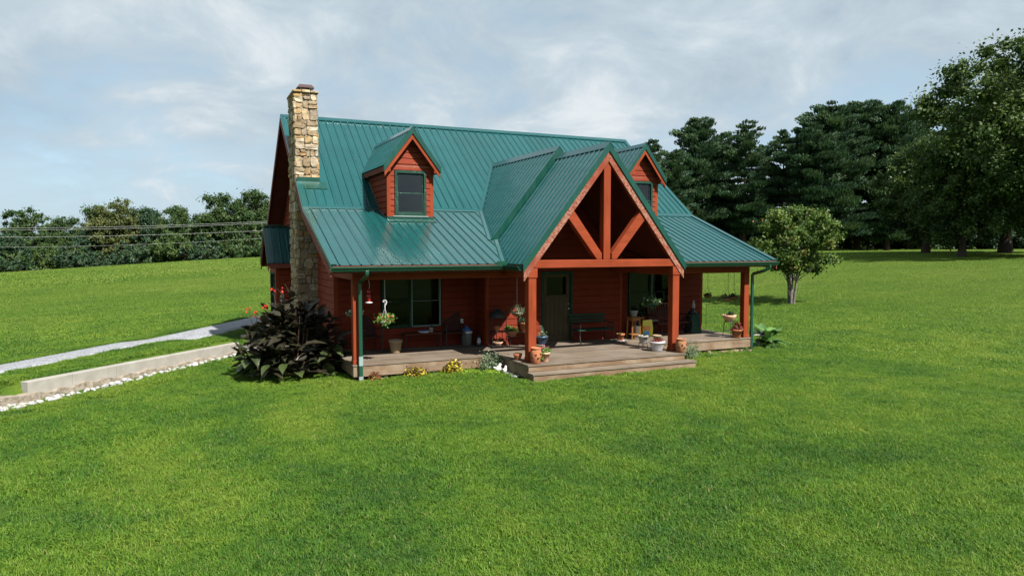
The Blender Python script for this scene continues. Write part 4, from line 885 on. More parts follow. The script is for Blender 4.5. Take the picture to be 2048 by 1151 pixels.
# pines
PV=[pine_mesh(51,20,4.6,2.4,1.05,.5),pine_mesh(52,20,3.7,3.2,.85,.6),pine_mesh(53,20,3.2,6.0,.62,.5),pine_mesh(54,20,5.2,1.8,1.15,.45)]
def pine(px,dep,ytop,v,label,rz,w=1.):
    x,y=place(px,dep); zb=z1(x,y); top=2.9+(491-ytop)/f_*dep; s=(top-zb)/20.3; t=tree_at('pine_tree',label,PV[v],x,y,s*w,rz,'pines behind the house',s); return t
pine(1302,108,280,2,'small dark pine peeping over the right dormer roof',.3,.9)
pine(1345,96,300,1,'low pine close beside the right dormer',1.2,1.05)
pine(1393,101,236,0,'pointed pine, first tall one from the right dormer',2.,.95)
pine(1440,106,262,1,'pine half hidden between the two pointed tall pines',2.9,.95)
pine(1487,100,243,1,'pointed pine, second tall one from the right dormer',.8,1.05)
pine(1526,109,290,2,'thin pine with bare trunk where the sky shows through',3.3,.9)
pine(1562,101,262,2,'narrow airy pine beside the dense wide pines',4.1,1.05)
pine(1612,97,246,0,'pine forming the near shoulder of the dense wide pines',5.,1.)
pine(1655,99,208,3,'wide dense pine with rounded top above the young maple',.2,1.)
pine(1712,103,204,0,'dense pine, topmost of the wide dark group',1.7,1.15)
pine(1772,100,206,3,'dense pine next to the maples',2.4,.92)
pine(1815,110,228,0,'far pine showing between the dense pines and the maples',3.6,1.)
# low scrub under the pines
SB=[broad_tree(71+i,3.4,2.6,2.2,.05,60,150,.24,m,'bark_dark',.06,3,crad=.2) for i,m in enumerate(('leaf_wood','leaf_maple','leaf_wooddark'))]
def bush(px,dep,s,v,label,group,rz,sz=None):
    x,y=place(px,dep); b=thing('bush',label,'bush',(x,y,z1(x,y)-.45*s),rz,group); b.scale=(s,s,sz or s); link('stem',SB[v][0],b); link('foliage',SB[v][1],b)
rr=random.Random(4)
for k,px in enumerate(range(1335,2080,24)):
    bush(px+rr.uniform(-9,9),rr.uniform(108,126),rr.uniform(1.3,2.2),rr.choice((0,2,2,0,1)),'low shaded bush growing under the pines and maples','undergrowth under the pines',rr.uniform(0,6))
# hedgerow wood across the field on the left
LV=[broad_tree(81,13,4.6,4.4,1.5,210,250,.31,'leaf_wood','bark_dark',.26,1,crad=.22,gappy=.3),
    broad_tree(82,13,4.4,4.4,1.2,210,250,.31,'leaf_woodyellow','bark_dark',.26,1,crad=.22,gappy=.25),
    broad_tree(83,13,3.6,3.6,1.2,200,250,.31,'leaf_wooddark','bark_dark',.24,1,lambda v:1-.3*max(0,v),crad=.22,gappy=.2),
    broad_tree(84,13,4.2,3.8,5.0,95,220,.31,'leaf_wood','bark_dark',.22,1,crad=.2,gappy=.45)]
def ltree(px,dep,ytop,v,label,rz,w=1.):
    x,y=place(px,dep); zb=z1(x,y); top=2.9+(491-ytop)/f_*dep; s=(top-zb)/13.4; tree_at('hedgerow_tree',label,LV[v],x,y,s*w,rz,'trees of the hedgerow across the field',s)
ltree(-40,122,450,0,'hedgerow tree cut off by the edge of the picture',.5,.9)
ltree(12,120,446,2,'low dark hedgerow tree at the far end of the field',.9,1.1)
ltree(58,126,404,3,'airy flat-topped hedgerow tree standing out above its low neighbours',1.,.95)
ltree(100,119,458,0,'low hedgerow tree beneath the airy flat-topped one',1.9,1.1)
ltree(135,124,425,0,'hedgerow tree just beyond the airy flat-topped one',2.,.9)
ltree(180,121,440,2,'darker low hedgerow tree before the yellowish one',3.,1.)
ltree(196,130,402,0,'hedgerow tree rising behind the yellowish one',.2,.85)
ltree(240,123,393,1,'yellowish green broad hedgerow tree',3.7,.95)
ltree(300,125,388,2,'dark rounded hedgerow tree beside the yellowish one',4.,.85)
ltree(352,121,403,0,'hedgerow tree between the dark rounded one and the tall airy pair',4.6,.9)
ltree(388,127,420,2,'lower hedgerow tree just before the tall airy pair',5.,.9)
ltree(440,122,377,0,'broad tall airy hedgerow tree, second from the house',5.5,1.0)
ltree(515,124,370,0,'tall airy hedgerow tree nearest the house gable',.8,.95)
ltree(565,126,392,1,'hedgerow tree mostly hidden behind the house gable',1.3,.9)
for k,px in enumerate(range(-25,570,33)):
    x_=px+rr.uniform(-8,8); bush(x_,113+rr.uniform(-2,4),rr.uniform(1.0,1.45),rr.choice((0,2,2,1,0)),'low leafy bush at the foot of the hedgerow trees','bushes along the hedgerow',rr.uniform(0,6),rr.uniform(1.2,2.0))
# power lines across the field
for k,(ya,yb_,lab) in enumerate(((456,443,'topmost overhead power line crossing in front of the hedgerow'),(460,446,'second overhead power line, just below the topmost one'),(474,461,'third overhead power line, well below the top pair'),(494,476,'lowest thin overhead power line before the hedgerow'))):
    dep=72; P=[]
    for i in range(25):
        u=i/24; px=-160+u*800; x,y=place(px,dep); yy=ya+(yb_-ya)*(max(0,px)/530.)**1.9; P.append((x,y,2.9+(491-yy)/f_*dep))
    tag(part('power_line',MB().tube(P,.011 if k<3 else .007,5,False),'wire_dark'),lab,'power line','power lines across the field')
# ------------------------------------------------------------------ plants by the porch
def leaf_mesh(name,mat,seed,wid=.36,fold=.18,droop=.45,tip=1.2):
    g=np.random.default_rng(seed); n=9; vs=[]
    for i in range(n+1):
        u=i/n; w=wid*.5*(math.sin(math.pi*min(1,u**.8))**.75)*(1 if u<.5 else 1-.45*(u-.5)/.5)+.006; y=u*(1-.12*droop*u); z=-droop*.42*u**2.1
        wob=g.normal(0,.012)
        vs+=[(-w,y,z+fold*w+wob),(-w*.5,y,z+fold*w*.42),(0,y,z),(w*.5,y,z+fold*w*.42),(w,y,z+fold*w-wob)]
    fs=[(i*5+j,i*5+j+1,i*5+j+6,i*5+j+5) for i in range(n) for j in range(4)]
    return MB().add(vs,fs).mesh(name,mat,True)
def leaf_obj(parent,me,base,az,pitch,size,roll=0.):
    """leaf from base, heading azimuth az, pitch above the horizon"""
    m=Matrix.Translation(base)@Matrix.Rotation(az-math.pi/2,4,'Z')@Matrix.Rotation(pitch,4,'X')@Matrix.Rotation(roll,4,'Y')@Matrix.Scale(size,4)
    o=link('leaf',me,parent); o.matrix_local=m; return o
g=np.random.default_rng(77)
cx,cy=-1.22,1.75; cn=thing('canna_clump','huge dark bronze canna clump with red flowers before the chimney','plant',(cx,cy,z1(cx,cy)-.02))
CL=[leaf_mesh('leaf','canna_leaf',i,.34+.03*i,.25,.30+.25*i) for i in range(4)]; CLL=[leaf_mesh('leaf','canna_leaf_low',i+9,.46+.03*i,.2,.4+.3*i) for i in range(3)]
left=292; mass=MB(); lv=CL+CLL; mdat=[([tuple(v.co) for v in m.vertices],[tuple(p.vertices) for p in m.polygons]) for m in lv]
for s in range(26):
    a=g.uniform(0,6.283); q=math.sqrt(g.uniform()); bx_,by_=math.cos(a)*q*.85,math.sin(a)*q*.65; h=(2.15-.9*q**2)*g.uniform(.85,1.05)
    P=[(bx_*(1+.45*u**1.5),by_*(1+.45*u**1.5),h*u*.9) for u in (0,.25,.5,.75,1)]; part('stem',MB().tube(P,[.024,.022,.019,.015,.009],6),'stem_dark',cn)
def dome(shell):
    while True:
        d=unit(g,1)[0]
        if d[2]>-.18: break
    k=shell*(1+.10*math.sin(3*math.atan2(d[1],d[0])+1.)); w=(1.0-.20*max(0,d[2])**2)
    return Vector((d[0]*1.42*k*w,d[1]*1.12*k*w,max(.06,.42+d[2]*1.68*k))),d
for n_ in range(292+640):
    shell=g.uniform(.80,1.06) if n_<292 else g.uniform(.45,.86); p,d=dome(shell); az=math.atan2(d[1],d[0])+g.normal(0,.75); up=d[2]
    pit=.12+.62*up+g.normal(0,.28); size=g.uniform(.36,.58); dirv=Vector((math.cos(az)*math.cos(pit),math.sin(az)*math.cos(pit),math.sin(pit))); b=p-dirv*size*.55
    low=p.z<.75 and g.uniform()<.65; vi=int(g.integers(0,3)); roll=g.normal(0,.5)
    if n_<292: leaf_obj(cn,(CLL if low else CL)[vi],b,az,pit,size,roll)
    else:
        m=Matrix.Translation(b)@Matrix.Rotation(az-math.pi/2,4,'Z')@Matrix.Rotation(pit,4,'X')@Matrix.Rotation(roll,4,'Y')@Matrix.Scale(size,4); v_,f2=mdat[vi]; mass.add([m@Vector(q_) for q_ in v_],f2)
tag(part('inner_leaf_mass',mass,'canna_leaf',cn,True),kind='stuff')
for (fx_,fy_,fz) in((-1.02,.30,1.72),(-.88,.12,1.62),(-.40,.32,2.22),(-.20,.28,2.18),(-.68,-.2,1.82)):
    sp=link('flower_spike',None,cn); part('stalk',MB().tube([(fx_*.8,fy_*.8,fz-.7),(fx_*.95,fy_*.95,fz-.25),(fx_,fy_,fz+.1)],[.009,.008,.004],5),'stem_dark',sp)
    c=np.array([(fx_+g.normal(0,.035),fy_+g.normal(0,.035),fz-.05+.14*g.uniform()) for _ in range(5)]); V,F,T=leaves(c,np.full(5,.03),8,.042,g); link('petals',npmesh('petals',V,F,'petal_red',T),sp)
# banana-like plant at the right porch corner
bp=thing('broadleaf_plant','green broad-leaved canna beside the right porch corner','plant',(13.72,.25,z1(13.72,.25)-.02)); BL=[leaf_mesh('leaf','banana_leaf',20+i,.26+.05*i,.22,.8+.25*i) for i in range(3)]
for s in range(5):
    a=g.uniform(0,6.28); bx_,by_=.22*math.cos(a),.22*math.sin(a); hh=g.uniform(.25,.55); part('stem',MB().tube([(bx_*.6,by_*.6,0),(bx_,by_,hh)],[.025,.014],6),'stem_green',bp)
    for j in range(6): leaf_obj(bp,BL[g.integers(0,3)],Vector((bx_,by_,hh*(.25+.15*j))),a+j*2.3+g.normal(0,.3),.35+.12*j+g.normal(0,.12),g.uniform(.55,.85),g.normal(0,.3))
def tuft(name,label,cat,x,y,mat,r=(.3,.3,.25),n_cl=14,n_leaf=26,leaf=.05,seed=1,flower=None,z=None,group=None,crad=.35):
    g=np.random.default_rng(seed); t=thing(name,label,cat,(x,y,(z1(x,y) if z is None else z)-.01),0,group)
    d=unit(g,n_cl)*g.uniform(size=(n_cl,1))**.5; c=d*np.array(r); c[:,2]=np.abs(c[:,2])*1.0+r[2]*.25; V,F,T=leaves(c,np.full(n_cl,crad*min(r[0],r[2])*1.9),n_leaf,leaf,g); link('foliage',npmesh('foliage',V,F,mat,T),t)
    mb=MB()
    for q in c[:8]: mb.tube([(q[0]*.15,q[1]*.15,-.02),tuple(q*.6),tuple(q)],[.006,.005,.003],4,False)
    part('stem',mb,'stem_green',t)
    if flower: V,F,T=leaves(c+np.array([0,0,r[2]*.25]),np.full(n_cl,.06),4,.035,g); link('blossom',npmesh('blossom',V,F,flower,T),t)
    return t
tuft('coleus','small reddish brown coleus at the left porch corner','plant',.46,-.22,'leaf_coleusred',(.13,.12,.22),12,24,.055,1)
tuft('groundcover','low green weed beside the reddish coleus','plant',.72,-.15,'leaf_grey',(.16,.1,.07),8,20,.03,2)
tuft('coleus','yellow coleus nearer the left porch corner','plant',1.50,-.20,'leaf_coleus',(.24,.17,.20),30,24,.07,3)
tuft('coleus','yellow coleus nearer the porch steps','plant',2.47,-.20,'leaf_coleus',(.25,.18,.26),32,24,.07,4)
tuft('groundcover','tiny green weed between the two yellow coleus','plant',2.05,-.22,'leaf_grey',(.14,.08,.06),7,20,.03,5)
tuft('lavender_shrub','grey-green wispy shrub left of the porch steps','shrub',3.50,-.30,'leaf_grey',(.32,.22,.42),46,34,.04,6,crad=.3)
tuft('sedum_mat','bright lime green low mat before the porch','plant',2.98,-.42,'leaf_lime',(.45,.26,.06),36,30,.03,7,crad=1.4)
tuft('sedum_mat','bright lime green low mat beneath the grey-green shrub','plant',3.42,-.72,'leaf_lime',(.36,.20,.05),30,30,.03,8,crad=1.5)
tuft('lavender_shrub','grey-green wispy shrub right of the porch steps','shrub',9.42,-1.0,'leaf_grey',(.36,.26,.40),46,34,.04,9,crad=.3)
tuft('groundcover','light green low plant between the right shrub and the stones','plant',10.35,-.72,'leaf_bright',(.45,.2,.09),30,26,.035,10,crad=.9)
tuft('groundcover','small green plant by the right downspout','plant',12.1,-.35,'leaf_green',(.22,.14,.14),14,26,.04,11)
tuft('groundcover','low green weeds round the foot of the broad-leaved canna','plant',13.35,-.15,'leaf_green',(.5,.22,.10),26,26,.035,12,crad=.8)
part_bed=MB(); pts=[(.3,-.30),(.3,-.01),(3.78,-.01),(3.78,-.62),(3.2,-.42),(2.0,-.33)]; part_bed.add([(x,y,z1(x,y)+.012) for x,y in pts],[tuple(range(len(pts)))[::-1]]); struct('soil_bed',part_bed,'soil')
part_bed=MB(); pts=[(8.75,-.6),(8.75,-.01),(12.55,-.01),(12.55,-.36),(11.2,-.42),(10.,-.66)]; part_bed.add([(x,y,z1(x,y)+.012) for x,y in pts],[tuple(range(len(pts)))[::-1]]); struct('soil_bed',part_bed,'soil')
g=np.random.default_rng(9)
for k in range(22):
    x=10.7+1.75*g.uniform(); y=-.13-.22*g.uniform(); r=g.uniform(.05,.12); o=link('rock',RB[k%5],None,(x,y,z1(x,y)+r*.3),(0,0,g.uniform(0,6))); o.scale=(r,r,r); tag(o,'brown field stone lying under the right porch edge','rock','brown stones under the right porch edge')
for k in range(14):
    x=1.1+2.6*g.uniform(); y=-.30-.08*g.uniform(); r=g.uniform(.025,.05); o=link('rock',RB[k%5],None,(x,y,z1(x,y)+r*.3),(0,0,g.uniform(0,6))); o.scale=(r,r,r); tag(o,'small brown stone edging the flower bed left of the steps','rock','small stones edging the left bed')
for k in range(14):
    x=3.58+.22*g.uniform()-.0*k; y=-.62-.85*g.uniform(); r=g.uniform(.035,.07); o=link('rock',RW[k%7],None,(x,y,z1(x,y)+r*.3),(0,0,g.uniform(0,6))); o.scale=(r,r,r); tag(o,'small pale stone lying beside the left end of the steps','rock','pale stones beside the steps')
for k,(x,y,s,lab) in enumerate(((3.58,-.58,1.,'taller white bird figurine beside the porch steps'),(3.68,-.78,.85,'shorter white bird figurine beside the porch steps'))):
    f=thing('bird_figurine',lab,'figurine',(x,y,z1(x,y)+.0),.6*k,'white bird figurines'); f.scale=(s,s,s)
    part('body',MB().ball((0,0,.09),.075,12,8,(1.25,.8,1)).ball((.05,0,.19),.042,10,7).tube([(.02,0,.12),(.05,0,.19)],[.05,.035],8).tube([(-.06,0,.1),(-.14,0,.15)],[.035,.008],6),'white_paint',f,True); part('beak',MB().tube([(.085,0,.19),(.125,0,.18)],[.012,.002],6),'terracotta',f)
# ------------------------------------------------------------------ pots and porch things
def pot(name,label,cat,x,y,r,h,mat,kind='flare',plant=None,z=0.,group=None,seed=1,flower=None,pr=None,leaf=.045,ncl=14,saucer=None,nl=26):
    t=thing(name,label,cat,(x,y,z),0,group)
    if kind=='flare': pf=[(r*.66,.0),(r*.70,.01),(r*.92,h*.80),(r*1.04,h*.81),(r*1.06,h),(r*.93,h),(r*.90,h*.86),(.001,h*.86)]
    elif kind=='bell': pf=[(r*.60,0),(r*.66,.02),(r*.95,h*.78),(r*1.10,h*.84),(r*1.14,h),(r*1.0,h),(r*.94,h*.88),(.001,h*.88)]
    elif kind=='bowl': pf=[(r*.55,0),(r*.6,.01),(r*.90,h*.55),(r*1.02,h*.75),(r*1.06,h),(r*.95,h),(r*.9,h*.85),(.001,h*.85)]
    else: pf=[(r*.68,0),(r*.74,.01),(r*.96,h*.35),(r*1.0,h*.62),(r*.86,h*.86),(r*.80,h*.9),(r*.92,h*.95),(r*.92,h),(r*.76,h),(r*.72,h*.88),(.001,h*.88)]
    part('pot',MB().lathe(pf,28),mat,t,True)
    if saucer: part('saucer',MB().lathe([(r*.8,-.0),(r*.98,.0),(r*1.02,.022),(r*.9,.022),(.001,.01)],24),saucer,t,True)
    part('soil',MB().lathe([(.001,h*.87),(r*.88,h*.87),(r*.87,h*.885),(.001,h*.89)],18),'soil',t)
    if plant:
        g=np.random.default_rng(seed); R3=pr or (r*1.1,r*1.1,r*.9); d=unit(g,ncl)*g.uniform(size=(ncl,1))**.5; c=d*np.array(R3); c[:,2]=np.abs(c[:,2])+h*.92; V,F,T=leaves(c,np.full(ncl,.6*min(R3[0],R3[2])),nl,leaf,g); link('foliage',npmesh('foliage',V,F,plant,T),t)
        if flower: V,F,T=leaves(c[:max(4,ncl//2)]+np.array([0,0,R3[2]*.4]),np.full(max(4,ncl//2),.05),7,.04,g); link('blossom',npmesh('blossom',V,F,flower,T),t)
    return t
def holes(t,r,h):
    for k,(a,zz) in enumerate(((-2.0,.58),(-1.1,.62),(-1.55,.38),(-.4,.55),(-2.7,.4))):
        rr_=r*(1.0 if .3<zz<.7 else .9); p=Vector((math.cos(a)*rr_*.97,math.sin(a)*rr_*.97,h*zz)); n=Vector((math.cos(a),math.sin(a),.25)).normalized(); x_=n.cross(Vector((0,0,1))).normalized(); y_=n.cross(x_)
        part('pocket',MB().add([p+n*.012]+[p+n*.008+(x_*math.cos(q)*.03+y_*math.sin(q)*.022) for q in [i*math.pi/5 for i in range(10)]],[(0,i+1,(i+1)%10+1) for i in range(10)]),'soil',t)
t=pot('strawberry_jar','orange terracotta strawberry jar in front of the left truss post','pot',4.10,-1.70,.145,.40,'terracotta','jar'); holes(t,.145,.40)
V,F,T=leaves(np.array([(.10,-.10,.17),(.12,-.08,.10),(.10,-.13,.14)]),np.full(3,.05),26,.04,np.random.default_rng(3)); link('foliage',npmesh('foliage',V,F,'leaf_bright',T),t)
pot('flower_pot','faded pot of pink geraniums behind the orange strawberry jar','pot',4.44,-1.52,.135,.24,'terracotta_pale','flare','leaf_bright',0.,None,21,'petal_pink',(.16,.15,.17))
pot('flower_pot','small terracotta pot half hidden behind the left truss post','pot',3.93,-1.02,.11,.17,'terracotta','bowl')
pot('flower_pot','blue glazed pot with a grey-green succulent beside the door','pot',5.83,1.33,.165,.24,'blue_glaze','bell','leaf_grey',0.,None,22,None,(.12,.12,.16),.04,12)
V,F,T=leaves(np.array([(0,0,.36),(-.02,0,.44),(-.03,.0,.52)]),np.full(3,.05),26,.04,np.random.default_rng(4)); link('foliage',npmesh('foliage',V,F,'leaf_grey',T),bpy.data.objects[[o.name for o in bpy.data.objects if o.get('label','').startswith('blue glazed')][0]])
pot('flower_pot','small pink terracotta pot with white saucer beside the green bench','pot',8.36,1.0,.13,.22,'terracotta','flare','leaf_bright',0.,None,23,None,(.07,.07,.04),.03,7,'white_plastic')
t=pot('planter','white fluted plastic planter before the right truss post','planter',8.10,-1.20,.20,.27,'white_plastic','bell','leaf_red',0.,None,24,None,(.17,.16,.13),.06)
for k in range(26): a=2*math.pi*k/26; part('flute',MB().bar((math.cos(a)*.135,math.sin(a)*.135,.02),(math.cos(a)*.186,math.sin(a)*.186,.20),.010,.010),'white_plastic',t)
part('pot',MB().lathe([(.07,.30),(.085,.31),(.11,.40),(.125,.41),(.125,.44),(.11,.44),(.10,.42),(.001,.42)],20),'wicker',t,True)
t=pot('strawberry_jar','brown strawberry jar at the right end of the steps','pot',8.52,-1.72,.150,.38,'terracotta_brown','jar'); holes(t,.15,.38)
t=pot('flower_pot','mossy green pot on a low black stand beside the white planter','pot',7.98,-.72,.14,.20,'figurine_grey','flare','leaf_green',.18,None,25,None,(.10,.1,.05),.03,7)
for k in range(4): a=math.pi/4+k*math.pi/2; part('stand_leg',MB().tube([(math.cos(a)*.13,math.sin(a)*.13,-.18),(math.cos(a)*.11,math.sin(a)*.11,.0)],.008,5),'iron_black',t)
part('stand_ring',MB().torus((0,0,-.012),.11,.009),'iron_black',t)
t=pot('plant_bowl','wide pale clay bowl on a black wire stand at the right porch corner','pot',11.92,.22,.21,.20,'terracotta_pale','bowl','leaf_dark',.52,None,26,None,(.16,.16,.10),.05)
for k in range(3): a=.5+k*2*math.pi/3; part('stand_leg',MB().tube([(math.cos(a)*.20,math.sin(a)*.20,-.52),(math.cos(a)*.15,math.sin(a)*.15,.0)],.010,5),'iron_black',t)
part('stand_ring',MB().torus((0,0,-.012),.15,.010).torus((0,0,-.30),.175,.007),'iron_black',t)
pot('flower_pot','orange terracotta pot with dark red foliage against the right corner post','pot',12.08,.05,.17,.27,'terracotta','flare','leaf_red',0.,None,27,None,(.17,.16,.24),.06,20)
t=pot('wicker_planter','empty woven wicker planter under the left porch window','planter',1.44,1.45,.175,.36,'wicker','flare')
for k in range(9): part('weave_band',MB().torus((0,0,.03+k*.035),.124+.0052*k,.008,'z',24,5),'wicker',t)
# plant stand with two clay pots left of the truss post
t=thing('plant_stand','black wire plant stand carrying clay pots by the bay wall','plant stand',(4.98,1.15,0))
for sx in(-.32,.32):
    for sy in(-.13,.13): part('leg',MB().tube([(sx*1.05,sy*1.1,0),(sx,sy,.30 if sx<0 else .42)],.009,5),'iron_black',t)
for sx,zz in((-.22,.30),(.20,.42)): part('shelf',MB().torus((sx,0,zz),.15,.009).bar((sx-.15,0,zz),(sx+.15,0,zz),.01,.008).bar((sx,-.15,zz),(sx,.15,zz),.01,.008),'iron_black',t)
pot('flower_pot','shallow clay pot with trailing green plant on the black wire stand','pot',4.76,1.15,.17,.17,'terracotta_brown','bowl','leaf_bright',.306,None,28,None,(.20,.18,.14),.055,18)
pot('flower_pot','taller clay pot with dark plant on the black wire stand','pot',5.18,1.15,.155,.27,'terracotta','flare','leaf_dark',.426,None,29,None,(.19,.18,.15),.06,18)
# arched black birdcage stand with pots
t=thing('birdcage_stand','black arched metal birdcage stand against the bay corner','stand',(4.35,1.22,0))
for sx in(-.21,.21):
    for sy in(-.14,.14): part('upright',MB().tube([(sx,sy,0),(sx,sy,.88),(sx*.8,sy*.8,1.02),(sx*.4,sy*.4,1.10),(0,0,1.13)],.010,5),'iron_black',t)
for zz in(.05,.46,.86): part('tray',MB().box((-.21,-.14,zz),(.21,.14,zz+.012)),'iron_black',t)
part('hood',MB().lathe([(.22,.86),(.215,.90),(.17,1.0),(.08,1.08),(.001,1.10)],18),'pot_black',t,True)
pot('oil_lamp','small oil lamp with orange font on the middle birdcage tray','lamp',4.33,1.20,.085,.16,'terracotta','jar',None,.472)
pot('flower_pot','clay dish on the lowest birdcage tray','pot',4.36,1.20,.13,.11,'terracotta_pale','bowl','leaf_grey',.062,None,31,None,(.1,.08,.04),.03,6)
# blue-lidded cooler jug, black lantern
t=thing('drink_cooler','grey round drink cooler with blue and white lid by the dark wall','cooler',(3.72,2.02,0)); part('body',MB().lathe([(.13,0),(.15,.02),(.16,.30),(.155,.36)],24),'cooler_grey',t,True); part('lid_band',MB().lathe([(.16,.361),(.165,.37),(.165,.42),(.15,.43)],24),'white_plastic',t,True); part('lid',MB().lathe([(.15,.431),(.12,.49),(.05,.54),(.04,.57),(.001,.575)],24),'cooler_blue',t,True)
t=thing('lantern','squat black lantern standing beside the drink cooler','lantern',(4.02,1.80,0)); part('base',MB().box((-.12,-.1,0),(.12,.1,.05)),'iron_black',t,bevel=.01); part('glass_chimney',MB().lathe([(.05,.05),(.065,.12),(.05,.2),(.03,.24)],14),'white_plastic',t,True); part('top',MB().lathe([(.06,.24),(.05,.28),(.02,.31)],14),'iron_black',t); part('handle',MB().torus((0,0,.26),.10,.005,'y'),'iron_black',t)
# chairs on the left half
def porch_chair(label,x,y,rz,mat='fabric_dark'):
    t=thing('porch_chair',label,'chair',(x,y,0),rz,'dark chairs on the porch')
    part('seat',MB().box((-.26,-.26,.40),(.26,.24,.44)),mat,t,bevel=.01); part('backrest',MB().extrude([(-.26,.22,.44),(.26,.22,.44),(.24,.38,1.02),(-.24,.38,1.02)],(0,.02,.005)),mat,t)
    for sx in(-.27,.27):
        for sy,dz in((-.24,.62),(.22,.62)): part('leg',MB().tube([(sx,sy+(.05 if sy>0 else -.05),0),(sx,sy,.40),(sx,sy,dz)],.014,6),'iron_black',t)
        part('armrest',MB().box((sx-.03,-.30,.62),(sx+.03,.26,.645)),'dark_wood',t)
    return t
porch_chair('dark chair in the left porch corner behind the post',.85,1.95,.15); porch_chair('dark chair between the porch window and the drink cooler',3.32,1.98,-.15)
t=thing('patio_table','dark bench table with odds and ends under the porch window','table',(2.35,1.98,0)); part('top',MB().box((-.55,-.22,.42),(.55,.22,.45)),'dark_wood',t)
for sx in(-.5,.5):
    for sy in(-.18,.18): part('leg',MB().tube([(sx*1.04,sy*1.06,0),(sx,sy,.42)],.014,6),'iron_black',t)
pot('flower_pot','small grey pot on the dark table under the window','pot',2.62,1.96,.07,.14,'figurine_grey','flare','leaf_dark',.452,None,33,None,(.08,.08,.06),.04,6)
t=thing('tray','pale shallow tray on the dark table under the window','tray',(2.40,1.94,.452)); part('tray_body',MB().lathe([(.12,0),(.15,.01),(.17,.05),(.155,.05),(.14,.015),(.001,.012)],20),'white_paint',t,True); part('tray_cloth',MB().box((-.09,-.06,.014),(.08,.06,.08)),'cooler_blue',t,bevel=.02)
# park bench
t=thing('park_bench','green slatted park bench with black iron ends beside the door','bench',(7.42,1.06,0),0)
for k in range(3): part('backrest_slat',MB().bar((-.62,.30+.028*k,.62+.09*k),(.62,.30+.028*k,.62+.09*k),.02,.06),'bench_green',t,bevel=.006)
for k in range(4): part('seat_slat',MB().bar((-.62,-.20+.125*k,.40),(.62,-.20+.125*k,.40),.10,.024),'bench_green',t,bevel=.006)
for sx in(-.58,.58): 
    e=link('bench_end',None,t); part('front_leg',MB().tube([(sx,-.28,0),(sx,-.25,.10),(sx,-.21,.24),(sx,-.23,.38),(sx,-.24,.50)],.016,6),'iron_black',e); part('rear_leg',MB().tube([(sx,.34,0),(sx,.24,.2),(sx,.24,.40),(sx,.32,.62),(sx,.40,.86)],.016,6),'iron_black',e); part('armrest',MB().tube([(sx,-.24,.50),(sx,-.26,.56),(sx,-.15,.60),(sx,.10,.58),(sx,.30,.60)],.015,6),'iron_black',e); part('scroll',MB().torus((sx,-.14,.50),.06,.009,'x',16,5).torus((sx,.03,.50),.05,.009,'x',16,5).tube([(sx,-.22,.37),(sx,.25,.37)],.012,5),'iron_black',e)
# stool with pot, bucket, bag, table
t=thing('plant_stool','tall wooden plant stool at the recess corner','stool',(8.98,1.20,0))
for sx in(-.13,.13):
    for sy in(-.13,.13): part('leg',MB().bar((sx*1.2,sy*1.2,0),(sx,sy,.66),.035,.035),'stool_wood',t)
part('seat',MB().box((-.20,-.20,.66),(.20,.20,.69)),'stool_wood',t,bevel=.01); part('apron',MB().box((-.15,-.15,.58),(.15,.15,.655)),'stool_wood',t); part('shelf',MB().box((-.15,-.15,.14),(.15,.15,.165)),'stool_wood',t)
pot('flower_pot','grey pot with spidery dark plant on the wooden stool','pot',8.98,1.20,.12,.20,'figurine_grey','bell','leaf_dark',.692,None,34,None,(.17,.17,.20),.06,12)
t=thing('bucket','cream plastic bucket standing behind the plant stool','bucket',(9.28,1.5,0)); part('bucket_body',MB().lathe([(.11,0),(.12,.01),(.145,.33),(.155,.34),(.155,.36),(.14,.36),(.135,.33),(.001,.06)],22),'cream_bucket',t,True); part('bail',MB().torus((0,0,.33),.15,.004,'y'),'galvanised',t)
t=thing('feed_bag','upright yellow feed bag with printed label beside the low table','bag',(9.72,1.55,0),-.15)
vs=[(-.17,-.07,0),(.17,-.07,0),(.17,.07,0),(-.17,.07,0),(-.18,-.08,.25),(.18,-.09,.25),(.18,.08,.25),(-.18,.08,.25),(-.15,-.02,.52),(.17,-.02,.54),(.17,.02,.54),(-.15,.02,.52)]
part('bag_body',MB().add(vs,[(0,3,2,1),(0,1,5,4),(1,2,6,5),(2,3,7,6),(3,0,4,7),(4,5,9,8),(5,6,10,9),(6,7,11,10),(7,4,8,11),(8,9,10,11)]),'bag_yellow',t); part('printed_label',MB().box((-.15,-.094,.20),(.08,-.090,.34)),'bag_label',t); part('printed_picture',MB().box((-.15,-.088,.03),(.06,-.0835,.18)),'bag_print',t)
t=thing('low_table','low dark table with white papers beside the glider','table',(10.02,1.85,0)); part('top',MB().box((-.42,-.26,.44),(.42,.26,.47)),'dark_wood',t,bevel=.006)
for sx in(-.36,.36):
    for sy in(-.2,.2): part('leg',MB().tube([(sx*1.05,sy*1.05,0),(sx,sy,.44)],.015,6),'iron_black',t)
t=thing('newspaper','white folded paper lying on the low table','paper',(10.08,1.74,.472),.2); part('sheet',MB().box((-.17,-.10,0),(.17,.10,.012)),'white_paint',t)
pot('flower_pot','small dark plant pot on the low table','pot',9.80,1.92,.08,.13,'terracotta_brown','bowl','leaf_dark',.472,None,35,None,(.12,.1,.10),.05,9)
